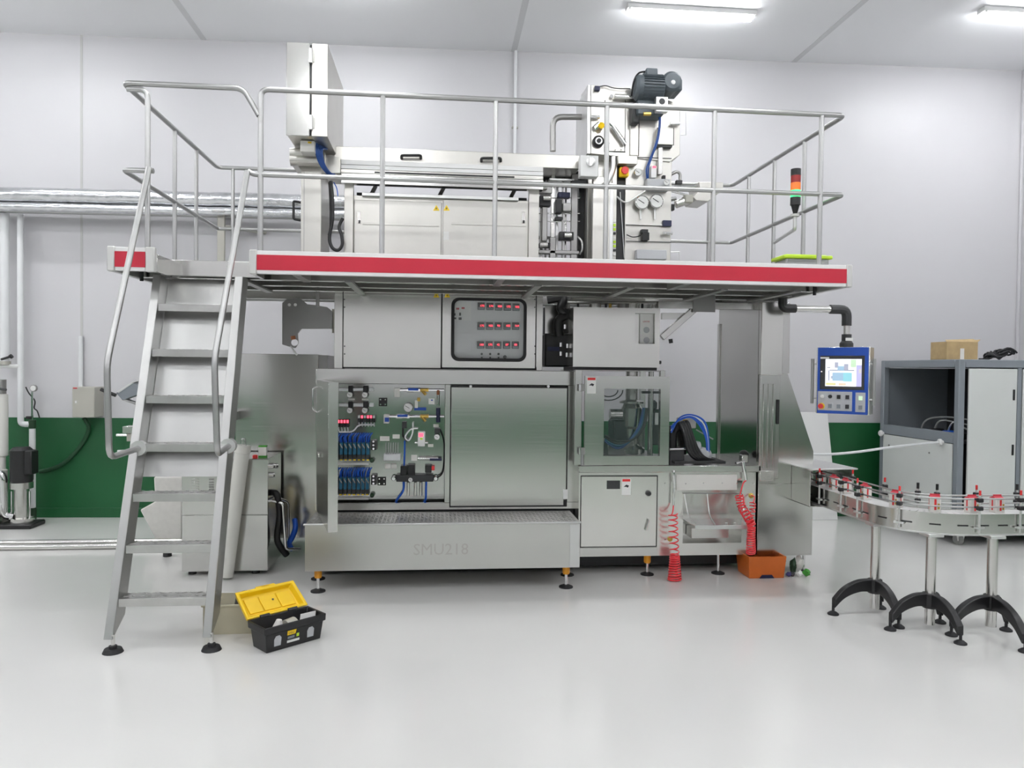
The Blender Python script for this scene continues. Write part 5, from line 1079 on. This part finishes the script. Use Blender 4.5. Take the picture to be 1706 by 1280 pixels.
# things on top of the enclosure
bx0, bx1, bz0_, bz1_ = rect(1577, 568, 1629, 599, 6.75)
cbx = thing('cardboard_box', 'open brown cardboard box on top of the grey enclosure', 'cardboard box', ((bx0 + bx1) / 2, 6.87, EZ1))
hb = bz1_ - EZ1; m_ = MB(); m_.box(bx0, bx1, 6.75, 6.754, EZ1, EZ1 + hb * .95); m_.box(bx0, bx1, 6.98, 6.984, EZ1, EZ1 + hb * .95); m_.box(bx0, bx0 + .004, 6.754, 6.98, EZ1, EZ1 + hb * .95); m_.box(bx1 - .004, bx1, 6.754, 6.98, EZ1, EZ1 + hb * .95); m_.box(bx0, bx1, 6.75, 6.98, EZ1 + .001, EZ1 + .005); m_.build('walls', 'card', cbx)
MB().prism([V((bx0, 6.75, EZ1 + hb * .95)), V((bx1, 6.75, EZ1 + hb * .95)), V((bx1 - .01, 6.80, EZ1 + hb * 1.12)), V((bx0 + .02, 6.80, EZ1 + hb * 1.05))], (0, .004, .0)).build('flap', 'card', cbx); MB().prism([V((bx1, 6.754, EZ1 + hb * .95)), V((bx1, 6.98, EZ1 + hb * .95)), V((bx1 + .035, 6.97, EZ1 + hb * 1.08)), V((bx1 + .035, 6.765, EZ1 + hb * 1.08))], (.004, 0, 0)).build('flap', 'card', cbx)
B('tape', 'paper', cbx, (bx0 + bx1) / 2 - .02, (bx0 + bx1) / 2 + .02, 6.7485, 6.75, EZ1, EZ1 + hb * .6, bev=0)
cc = thing('cable_coil', 'tangled black cable heap on top of the grey enclosure', 'cable', (P(1660, 592, 6.8).x, 6.85, EZ1))
x0_, x1_ = P(1634, 590, 6.85).x, P(1693, 590, 6.85).x
for k in range(7):
    cx_ = x0_ + (x1_ - x0_) * (.35 + .08 * k); r1_, r2_ = .07 + .012 * (k % 3), .06; cy_ = 6.87 + .02 * (k % 2)
    T('loop', 'rubber', cc, [V((cx_ + r1_ * math.cos(a), cy_ + r2_ * math.sin(a), EZ1 + .012 + .011 * k + .022 * (1 + math.sin(a * 2 + k)))) for a in [2 * math.pi * i / 16 for i in range(17)]], .0095, 6)
T('tail', 'rubber', cc, spline([V((x0_ - .02, 6.85, EZ1 + .011)), V((x0_ + .06, 6.83, EZ1 + .013)), V((x0_ + .14, 6.88, EZ1 + .03))]), .0095, 6)
# white board leaning on the back wall
wx0_, wx1_ = P(1330, 780, 7.75).x, P(1389, 780, 7.75).x; ztop = W(1365, 687, .04).z; yw = wally(wx1_)
MB().prism([V((wx0_, yw - .22, 0.001)), V((wx1_ + .05, yw - .22, 0.001)), V((wx1_, yw - .05, ztop)), V((wx0_, yw - .05, ztop))], (0, .025, 0)).build('leaning_board', 'white', None, bev=.003, label='plain white board leaning on the wall behind the discharge hood', cat='board', base=True)
# ------------------------------------------------------------------ pipes along the back wall
def wp(px, py, off): return W(px, py, off)
pw = thing('service_pipework', 'foil-wrapped service pipes running along the wall on steel brackets', 'pipework', W(200, 360, .2))
xr = .9
def run(py_l, off, r, m_, nm, n=14, wob=0):
    a = W(60, py_l, off); z = a.z; x0 = -7.5; pts = []
    k = 0; x = x0
    while x <= xr + .001:
        pts.append(V((x, wally(x, off), z + (random.uniform(-1, 1) * wob)))); x += .12
    return T(nm, m_, pw, pts, r, n)
run(325, .30, .072, 'foil', 'foil_pipe', 16, .004); run(345, .30, .045, 'foil', 'small_foil_pipe', 12, .002); run(351, .18, .030, 'pipe', 'steel_pipe')
run(338, .14, .030, 'pipe', 'steel_pipe')
for px in (366, 700):
    q = W(px, 380, .3); B('bracket_post', 'boxgrey', pw, q.x - .035, q.x + .035, wally(q.x, .26), wally(q.x, .22), P(px, 436, 7.9).z, W(px, 334, .24).z)
    MB().bar((q.x, wally(q.x, .23), W(px, 378, .2).z), (q.x + .4, wally(q.x + .4, .03), W(px, 392, .1).z + .05), .05, .03).build('bracket_arm', 'boxgrey', pw); B('saddle', 'steeld', pw, q.x - .06, q.x + .06, wally(q.x, .36), wally(q.x, .005), W(px, 352, .3).z - .02, W(px, 352, .3).z)
# white water pipes coming down from the run
wz = W(40, 345, .16).z
v1 = thing('water_pipe', 'thick white water pipe dropping from the foil pipe to a valve by the room edge', 'pipe', W(8, 612, .16))
x = W(8, 500, .16).x; T('pipe', 'pvc', v1, [(x, wally(x, .16), wz - .07), (x, wally(x, .16), W(8, 606, .16).z)], .042, 14); C('collar', 'boxgrey', v1, (x, wally(x, .16), W(8, 608, .16).z), (x, wally(x, .16), W(8, 602, .16).z), .052); T('wall_arm', 'white', v1, [W(0, 610, .16), W(32, 610, .16)], .02, 8); C('lever', 'black', v1, W(2, 599, .2), W(18, 594, .2), .012, n=8); C('lever_knob', 'black', v1, W(17, 595, .2), W(20, 593, .2), .022, n=10)
v2 = thing('water_pipe', 'slim white water pipe with an elbow stepping down behind the pump', 'pipe', W(54, 840, .14))
x2, x3 = W(34, 500, .14).x, W(54, 760, .14).x; yq = lambda x: wally(x, .14)
T('pipe', 'pvc', v2, [(x2, yq(x2), wz - .07), (x2, yq(x2), W(40, 707, .14).z), (x3 - .02, yq(x3), W(40, 707, .14).z)], .030, 12, .07); C('union', 'darkgreen', v2, (x3, yq(x3), W(54, 714, .14).z), (x3, yq(x3), W(54, 700, .14).z), .035); C('tail_pipe', 'pvc', v2, (x3, yq(x3), W(54, 848, .14).z), (x3, yq(x3), W(54, 714, .14).z), .030); C('foot_joint', 'darkgreen', v2, (x3, yq(x3), 0.0), (x3, yq(x3), W(54, 846, .14).z), .035)
C('tap_spindle', 'black', v2, W(44, 696, .15), W(52, 696, .15), .015, n=8)
gp = W(58, 647, .14); C('gauge_riser', 'chrome', v2, (x3, yq(x3), W(54, 702, .14).z), (x3, yq(x3), gp.z), .010, n=8); g_ = MB().lathe((gp.x, gp.y - .01, gp.z), (0, -1, 0), [(.035, 0), (.035, .02), (.03, .024)], 16).build('gauge', 'steeld', v2); C('dial', 'label', g_, (gp.x, gp.y - .0345, gp.z), (gp.x, gp.y - .036, gp.z), .027)
T('wire', 'black', v2, spline([W(43, 645, .12), W(48, 655, .12), W(58, 668, .12), W(57, 680, .12), W(62, 685, .12), W(66, 697, .12)]), .007, 6)
# wall junction box with conduit
wj = thing('wall_junction_box', 'beige steel junction box on the wall above the green dado', 'junction box', W(145, 697, .1))
a, c = W(120, 670, .22), W(157, 670, .22); B('case', 'boxgrey', wj, a.x, c.x, wally(a.x, .22), wally(a.x, .008), W(138, 696, .22).z, W(138, 645, .22).z, bev=.006); B('lid_mark', 'inkred', wj, a.x + .01, a.x + .05, wally(a.x, .222), wally(a.x, .219), W(138, 648, .22).z, W(138, 646, .22).z, bev=0); B('lock', 'white', wj, a.x + .03, a.x + .045, wally(a.x, .224), wally(a.x, .22), W(138, 672, .22).z, W(138, 668, .22).z, bev=0)
q = W(133, 640, .05); C('conduit', 'pvc', wj, (q.x, wally(q.x, .03), W(133, 645, .03).z), (q.x, wally(q.x, .03), W(133, 560, .03).z), .022, n=10)
T('cable', 'cablegreen', wj, spline([W(140, 697, .1), W(148, 712, .05), W(140, 735, .03), W(118, 762, .03), W(95, 778, .03), W(66, 786, .03)], 5), .020, 8)
wc = thing('wall_conduit', 'thin white conduit running down the wall from the ceiling above the machine', 'conduit', W(858, 250, .02))
q = W(858, 200, .02); C('tube', 'pvc', wc, (q.x, wally(q.x, .025), W(858, 300, .02).z), (q.x, wally(q.x, .025), CEIL), .018, n=10)
for s in (-1, 1): B('clip', 'boxgrey', wc, q.x + s * .022 - .012, q.x + s * .022 + .012, wally(q.x, .03), wally(q.x, .006), W(858, 214, .02).z, W(858, 211, .02).z)
# ------------------------------------------------------------------ vertical pump by the wall
pb_ = G(42, 872); py_ = pb_.y - .15
pu = thing('vertical_pump', 'vertical multistage pump with black motor and steel barrel near the white pipe', 'pump', (P(36, 872, py_).x, py_, 0))
xp = P(36, 780, py_).x; zz = lambda py: P(36, py, py_).z
B('base', 'black', pu, xp - .16, xp + .16, py_ - .15, py_ + .13, 0, .045, bev=.01)
MB().lathe((xp, py_, .045), (0, 0, 1), [(.11, 0), (.11, .04), (.066, .05), (.066, zz(822)), (.10, zz(822) + .004), (.10, zz(816) + .03)], 22).build('barrel', 'steelb', pu)
MB().lathe((xp, py_, zz(815)), (0, 0, 1), [(.045, 0), (.045, zz(800) - zz(815))], 16).build('coupling', 'alu', pu); MB().lathe((xp, py_, zz(803)), (0, 0, 1), [(.095, 0), (.10, .02), (.10, zz(750) - zz(803)), (.07, zz(745) - zz(803))], 22).build('motor', 'black', pu); B('terminal_box', 'black', pu, xp + .06, xp + .13, py_ - .08, py_ + .06, zz(790), zz(750), bev=.01)
for dx in (-.085, .085): C('tie_bolt', 'chrome', pu, (xp + dx, py_ - .02, .08), (xp + dx, py_ - .02, zz(818)), .009, n=8)
T('chrome_elbow', 'chrome', pu, [(xp - .32, py_ - .05, zz(786)), (xp - .14, py_ - .05, zz(786)), (xp - .14, py_ - .05, .12), (xp - .06, py_ - .03, .10)], .036, 12, .12); C('flange', 'steelb', pu, (xp - .36, py_ - .1, .09), (xp - .16, py_ - .05, .09), .07)
tk = thing('cartridge_filter', 'narrow cream filter column with a valve on top at the room edge', 'filter', P(3, 872, py_ + .05))
xk = P(3, 700, py_ + .05).x; MB().lathe((xk, py_ + .05, 0), (0, 0, 1), [(.05, 0), (.05, .55), (.035, .56), (.035, zz(762)), (.055, zz(760)), (.055, zz(658)), (.02, zz(656))], 18).build('housing', 'offwhite', tk); C('valve', 'steeld', tk, (xk, py_ + .05, zz(657)), (xk, py_ + .05, zz(633)), .04); C('valve_lever', 'dark', tk, (xk, py_, zz(648)), (xk + .07, py_, zz(650)), .012, n=8)
# two steel pipes lying on the floor
for k, py in enumerate((909, 916)):
    g0 = G(100, py); y = g0.y
    T('floor_pipe', 'steelb', None, [(-6.5, y, .026), (-2.05, y, .026)], .026, 12, label=('stainless pipe lying on the floor, the one next to the wall side', 'stainless pipe lying on the floor, the one next to the ladder side')[k], cat='pipe', group='pipes on the floor')
fvg = G(279, 927); fv = thing('floor_valve', 'small black floor valve with chrome stem seen through the ladder', 'valve', fvg)
MB().lathe((fvg.x, fvg.y, 0), (0, 0, 1), [(.035, 0), (.035, .03), (.02, .05), (.02, .07)], 14).build('body', 'black', fv); C('stem', 'chrome', fv, fvg + V((0, 0, .07)), fvg + V((-.01, 0, .12)), .010, n=8); C('handle', 'black', fv, fvg + V((.0, 0, .05)), fvg + V((.06, 0, .07)), .014, n=8)
# ------------------------------------------------------------------ carton magazine left of the machine
YV = 6.42
mg = thing('magazine_housing', 'dark reflective steel housing between the ladder and the open cabinet door', 'machine housing', (P(470, 850, YV).x, 6.75, 0))
mz1 = P(470, 590, YV).z
B('housing', 'steel', mg, P(392, 700, YV).x, P(530, 700, YV).x, YV, 7.0, .16, mz1, bev=.003); B('perforated_end', 'steeld', mg, P(530, 620, YV).x, P(545, 620, YV).x, YV + .02, 6.9, .3, P(536, 592, YV).z, bev=.002)
for x in (P(400, 700, YV).x, P(520, 700, YV).x):
    lev_foot(mg, 0, YV + .1, .165, False, X=x); lev_foot(mg, 0, 6.9, .165, False, X=x)
for py in (672, 711): q = P(444, py, YV); B('weld_mark', 'steelb', mg, q.x - .12, q.x + .2, YV - .002, YV, q.z - .003, q.z + .003, bev=0)
hk = thing('lifting_hook_plate', 'dark steel hook-shaped bracket hung beneath the platform left of the control cabinet', 'bracket', P(510, 545, 5.9))
MB().pprism([(470, 505), (478, 498), (500, 497), (512, 507), (530, 509), (545, 512), (555, 520), (555, 548), (502, 548), (496, 556), (497, 572), (492, 580), (482, 578), (470, 574)], 5.95, .02).build('plate', 'steeld', hk, bev=.002)
for px, py in ((482, 508), (492, 508)): q = P(px, py, 5.948); C('hole', 'label', hk, q, q + V((0, -.002, 0)), .012, n=12)
C('pivot', 'chrome', hk, P(491, 571, 5.93), P(491, 571, 5.99), .026, n=14); C('pivot_pin', 'copper', hk, P(488, 560, 5.93), P(489, 566, 5.93), .018, n=10); MB().bar(P(484, 577, 5.95), P(495, 592, 5.95), .02, .012).build('blade', 'alu', hk); C('hanger_rod', 'steeld', hk, P(529, 511, 5.955), (P(529, 511, 5.955).x, 5.955, DZ - .022), .014, n=8)
B('side_link', 'boxgrey', hk, P(553, 540, 5.95).x, ex0 - .003, 5.95, 5.97, P(556, 555, 5.95).z, P(556, 515, 5.95).z)
# small steel cabinet behind the ladder
YZ = 5.88
sc2 = thing('side_cabinet', 'stainless floor cabinet behind the ladder with round knobs on its flank', 'cabinet', (P(372, 950, YZ).x, 6.1, 0))
sx0, sx1 = P(303, 860, YZ).x, P(446, 860, YZ).x; sz1 = P(420, 765, YZ).z; sz0 = P(400, 960, YZ).z
sz0 = max(sz0, .03)
B('carcass', 'steel', sc2, sx0, sx1, YZ + .012, 6.36, sz0, sz1, bev=.003); B('upper_door', 'steel', sc2, sx0, sx1, YZ, YZ + .011, P(420, 858, YZ).z + .003, sz1 - .004, bev=.002); B('lower_door', 'steel', sc2, sx0, sx1, YZ, YZ + .011, sz0 + .002, P(420, 858, YZ).z - .003, bev=.002)
for x in (sx0 + .06, sx1 - .1):
    for y in (YZ + .06, 6.3): C('foot', 'black', sc2, (x, y, 0), (x, y, sz0 + .001), .03)
for py, y in ((776, YZ + .12), (776, YZ + .24), (791, YZ + .12)): z = P(450, py, y).z; MB().lathe((sx1, y, z), (1, 0, 0), [(.022, 0), (.022, .02), (.012, .03)], 14).build('knob', 'chrome', sc2)
T('side_pipe', 'chrome', sc2, [(sx1, YZ + .1, P(452, 838, YZ).z), P(471, 838, YZ + .1), P(476, 915, YZ + .12), P(500, 915, YZ + .2)], .012, 8, .03); T('side_pipe', 'chrome', sc2, [(sx1, YZ + .2, P(460, 835, YZ).z), P(480, 836, YZ + .3), P(481, 910, YZ + .3)], .010, 8, .03)
T('blue_hose', 'bluehose', sc2, spline([P(491, 866, 6.2), P(492, 880, 6.15), P(487, 895, 6.15), P(482, 905, 6.15), P(486, 915, 6.2)]), .022, 8)
T('dark_hose', 'black', sc2, spline([(sx1 + .001, YZ + .15, P(450, 826, YZ).z), P(462, 826, YZ + .1), P(466, 860, YZ + .15), P(462, 900, YZ + .15), P(478, 925, YZ + .2)]), .026, 8)
q = P(420, 762, YZ + .15)
gb = thing('green_carton', 'little green and cream box standing on the side cabinet', 'small box', (P(437, 756, YZ + .1).x, YZ + .13, sz1)); gx0_, gx1_ = P(430.5, 748, YZ + .1).x, P(443.5, 748, YZ + .1).x; B('body', 'paper', gb, gx0_, gx1_, YZ + .1, YZ + .14, sz1, sz1 + .092, bev=.001); B('green_cap', 'leaf', gb, gx0_ - .0005, gx1_ + .0005, YZ + .0995, YZ + .1405, sz1 + .08, sz1 + .0925, bev=0); B('green_foot', 'leaf', gb, gx0_ - .0005, gx1_ + .0005, YZ + .0995, YZ + .1405, sz1 + .0005, sz1 + .014, bev=0)
rx_ = P(424, 760, YZ + .06).x; MB().lathe((rx_, YZ + .08, sz1), (0, 0, 1), [(.02, 0), (.02, .018), (.012, .024)], 14).build('red_cap', 'redp', None, label='small red cap beside the green box on the side cabinet', cat='cap', base=True)
# white plastic film tube leaning on the side cabinet
f1, f2 = P(376, 952, YZ - .10), P(405, 742, YZ - .065); f1.z = .02
ft = thing('white_tube', 'long white plastic tube with a wire loop leaning on the side cabinet beside the ladder', 'tube', (f1.x, f1.y, 0))
d_ = (f2 - f1).normalized(); MB().lathe(f1, d_, [(.055, 0), (.054, .01), (.054, (f2 - f1).length - .06), (.059, (f2 - f1).length - .055), (.059, (f2 - f1).length)], 22).build('tube', 'tubewhite', ft)
T('wire_loop', 'chrome', ft, [f2 + V((-.015, 0, -.005)), f2 + V((-.01, 0, .05)), f2 + V((.012, 0, .05)), f2 + V((.02, 0, -.005))], .005, 6, .02)
# things seen through the ladder
yq_ = 6.6
for k in range(5):
    for a_, b_ in ((318, 331), (348, 356), (362, 372)): prect('louvre', 'steelb' if a_ < 340 else 'steeld', a_, 798 + 4.2 * k, b_, 800.5 + 4.2 * k, YZ - .006, .006, sc2)
bgx = thing('white_sack', 'pale folded sack with an angled bottom edge behind the ladder', 'sack', G(280, 898)); q = [P(256, 795, 7.0), P(303, 795, 7.0), P(303, 896, 7.0), P(262, 896, 7.0), P(233, 850, 7.0), P(258, 836, 7.0)]; q[2].z = q[3].z = 0
MB().prism(q, (0, .12, 0)).build('sheet', 'paper', bgx, bev=.01)
am = thing('carton_magazine_guide', 'grey tilted guide plates on rods reaching out left of the ladder', 'machine guide', P(230, 700, 6.3))
ya = 6.0
MB().prism([P(193, 655, ya), P(222, 637, ya), P(235, 646, ya), P(228, 658, ya), P(204, 667, ya)], (0, .10, 0)).build('guide_plate', 'grey', am, bev=.003); MB().prism([P(194, 653, ya - .004), P(220, 636, ya - .004), P(224, 637, ya - .004), P(198, 655, ya - .004)], (0, .1, .01)).build('plate_edge', 'alu', am)
T('black_lever', 'black', am, [P(168, 649, ya), P(180, 654, ya), P(193, 659, ya)], .014, 8); T('rod', 'pipe', am, [P(204, 664, ya + .05), P(260, 684, ya + .08)], .013, 8); T('rod', 'steeld', am, [P(226, 645, ya + .05), P(262, 632, ya + .08)], .012, 8)
B('rail', 'steelm', am, P(204, 716, ya).x, P(262, 716, ya).x, ya, ya + .12, P(230, 722, ya).z, P(230, 711, ya).z); B('rail_block', 'boxgrey', am, P(209, 730, ya).x, P(262, 730, ya).x, ya + .02, ya + .1, P(230, 736, ya).z, P(230, 723, ya).z); C('rail_pin', 'chrome', am, P(194, 725, ya + .05), P(212, 725, ya + .05), .010, n=8); C('rail_pin', 'pipe', am, P(196, 752, ya + .05), P(262, 750, ya + .05), .010, n=8)
B('carrier', 'steeld', am, P(256, 690, ya).x, P(272, 690, ya).x, ya + .02, ya + .1, P(262, 755, ya).z, P(262, 628, ya).z, bev=.004); B('carrier_beam', 'steeld', am, P(262, 690, ya).x, P(400, 690, ya + .45).x, ya + .05, ya + .1, P(262, 705, ya).z, P(262, 690, ya).z); B('carrier_link', 'steeld', am, P(400, 690, ya + .45).x - .05, P(400, 690, ya + .45).x, ya + .1, 6.42, P(262, 705, ya).z, P(262, 690, ya).z)
# ------------------------------------------------------------------ toolbox
A_, B__, C_ = G(443, 1091), G(537, 1064), G(414, 1079)
ul = (B__ - A_).normalized(); wl_ = V((-ul.y, ul.x, 0)); LEN = (B__ - A_).length; WID = max(.17, (C_ - A_).length)
tbx = thing('toolbox', 'black plastic toolbox with open yellow lid on the floor beside the ladder', 'toolbox', A_ + ul * LEN / 2 + wl_ * WID / 2)
def tp_(a, b_, z): return A_ + ul * a + wl_ * b_ + V((0, 0, z))
HT = .150
m_ = MB()
def loop(g, z): return [tp_(-g, -g, z), tp_(LEN + g, -g, z), tp_(LEN + g, WID + g, z), tp_(-g, WID + g, z)]
ls = [loop(-.008, 0), loop(.004, HT * .72), loop(.014, HT * .72), loop(.016, HT), loop(.006, HT), loop(-.012, .012)]
for l_ in ls: m_.v += l_
for a in range(5):
    for k in range(4): k2 = (k + 1) % 4; m_.f.append((a * 4 + k, a * 4 + k2, a * 4 + 4 + k2, a * 4 + 4 + k))
m_.f += [(3, 2, 1, 0), (20, 21, 22, 23)]
tub = m_.build('tub', 'black', tbx, bev=.006, seg=2)
def facep(a, z, off=.006): f = z / (HT * .72); g = -.008 + .012 * min(f, 1); return A_ + ul * a - wl_ * (g + off) + V((0, 0, z))
def fpatch(name, mt_, pts, off, par): MB().prism([facep(a, z, off) for a, z in pts], -wl_ * .0015).build(name, mt_, par)
for a in (.055, LEN - .095): fpatch('latch_recess', 'greyl', [(a - .004, .03), (a + .036, .03), (a + .038, .075), (a + .026, .09), (a + .004, .088), (a - .006, .07)], .001, tub)
lb_ = .13; fpatch('yellow_label', 'yellow', [(lb_, .075), (lb_ + .05, .075), (lb_ + .056, .100), (lb_, .100)], .001, tub); fpatch('white_label', 'label', [(lb_, .030), (lb_ + .078, .030), (lb_ + .078, .044), (lb_, .044)], .001, tub); fpatch('grey_label', 'grey', [(lb_ + .003, .052), (lb_ + .045, .054), (lb_ + .045, .068), (lb_ + .003, .066)], .001, tub); fpatch('green_label', 'lime', [(lb_ + .058, .055), (lb_ + .074, .055), (lb_ + .074, .074), (lb_ + .058, .074)], .001, tub)
text('DELI', .018, facep(lb_ + .006, .081, .0032), ul, (0, 0, 1), 'ink', tub)
# lid, hinged on the far long edge and thrown back
th_ = P(395, 1000, 4.8); back = wl_; ld_dir = (V((0, 0, 1)) * .70 + wl_ * .66 - ul * .12).normalized(); ld_n = ul.cross(ld_dir).normalized()
if ld_n.dot(wl_) > 0: ld_n = -ld_n
hz = tp_(0, WID + .012, HT + .004); LH = .185
def lp(a, h, d): return hz + ul * a + ld_dir * h + ld_n * d
m_ = MB(); rim = [(-.018, 0), (LEN + .018, 0), (LEN + .010, LH), (-.010, LH)]
m_.v = [lp(a, h, 0) for a, h in rim] + [lp(a, h, -.045) for a, h in [(0, .012), (LEN, .012), (LEN - .006, LH - .012), (.006, LH - .012)]] + [lp(a, h, 0) for a, h in [(.0, .016), (LEN, .016), (LEN - .01, LH - .018), (.01, LH - .018)]] + [lp(a, h, -.035) for a, h in [(.02, .03), (LEN - .02, .03), (LEN - .025, LH - .03), (.025, LH - .03)]]
for k in range(4):
    k2 = (k + 1) % 4; m_.f += [(k, k2, 4 + k2, 4 + k), (k, 8 + k, 8 + k2, k2), (8 + k, 12 + k, 12 + k2, 8 + k2)]
m_.f += [(7, 6, 5, 4), (12, 13, 14, 15)]
lid = m_.build('lid', 'yellow', tbx, bev=.004)
for a, b_ in ((.02, .30), (.32, .66), (.68, .97)):
    q = [lp(.025 + (LEN - .05) * a, .042, -.034), lp(.025 + (LEN - .05) * b_, .042, -.034), lp(.025 + (LEN - .05) * b_, LH - .045, -.034), lp(.025 + (LEN - .05) * a, LH - .045, -.034)]; MB().prism(q, ld_n * .006).build('lid_panel', 'yellow', lid, bev=.002)
C('lid_hole', 'ink', lid, lp(LEN * .56, LH * .55, -.029), lp(LEN * .56, LH * .55, -.026), .006, n=10); 
for a in (.12, LEN - .2): MB().prism([lp(a, LH - .002, -.004), lp(a + .09, LH - .002, -.004), lp(a + .085, LH + .008, -.004), lp(a + .005, LH + .008, -.004)], ld_n * -.02).build('lid_lug', 'yellow', lid)
for a in (.06, LEN - .12): MB().obox(hz + ul * (a + .03), ul, ld_dir, ld_n, .03, .008, .006).build('hinge', 'black', tub)
cu_ = tp_(.20, .08, .075); MB().lathe(cu_, (ul.x, ul.y, .12), [(.062, -.03), (.062, .03), (.02, .03)], 22).build('tape_roll', 'boxgrey', None, label='round beige tape roll lying inside the open toolbox', cat='tape roll')
MB().prism([tp_(.26, .10, .02), tp_(.33, .05, .02), tp_(.35, .06, .152), tp_(.28, .11, .135)], wl_ * .004).build('paper_sheet', 'label', None, label='white paper slip sticking up out of the toolbox', cat='paper')
MB().lathe(tp_(.085, .055, .013), (.15, 0, 1), [(.03, 0), (.034, .06), (.03, .11), (.016, .15)], 14).build('paper_bundle', 'paper', None, label='pinkish white rag bundle in the corner of the toolbox', cat='rag', base=True)
# translucent bin behind the toolbox
g1, g2 = G(338, 1058), G(425, 1052); yb2 = g1.y
tbn = thing('storage_bin', 'translucent yellowish plastic bin with dark contents between ladder and toolbox', 'plastic bin', ((g1.x + g2.x) / 2, yb2 + .12, 0))
bx0, bx1 = g1.x, A_.x + wl_.x * WID * 0 + .0; bx1 = tp_(-.03, WID, 0).x + .03
h_ = P(360, 1008, yb2).z; y0_ = max(yb2, tp_(0, WID, 0).y + .16); y1_ = y0_ + .24
m_ = MB(); w3 = .004
for a in ((bx0, bx1, y0_, y0_ + w3), (bx0, bx1, y1_ - w3, y1_), (bx0, bx0 + w3, y0_ + w3, y1_ - w3), (bx1 - w3, bx1, y0_ + w3, y1_ - w3)): m_.box(a[0], a[1], a[2], a[3], 0.004, h_)
m_.box(bx0, bx1, y0_, y1_, 0, .004); m_.build('walls', 'bin', tbn); B('rim', 'bin', tbn, bx0 - .01, bx1 + .01, y0_ - .01, y0_ + .002, h_ - .012, h_, bev=.003)
MB().lathe(((bx0 + bx1) / 2 + .05, (y0_ + y1_) / 2, .006), (0, 0, 1), [(.07, 0), (.08, .05), (.06, h_ + .01), (.03, h_ + .035)], 14).build('contents', 'dark', tbn)
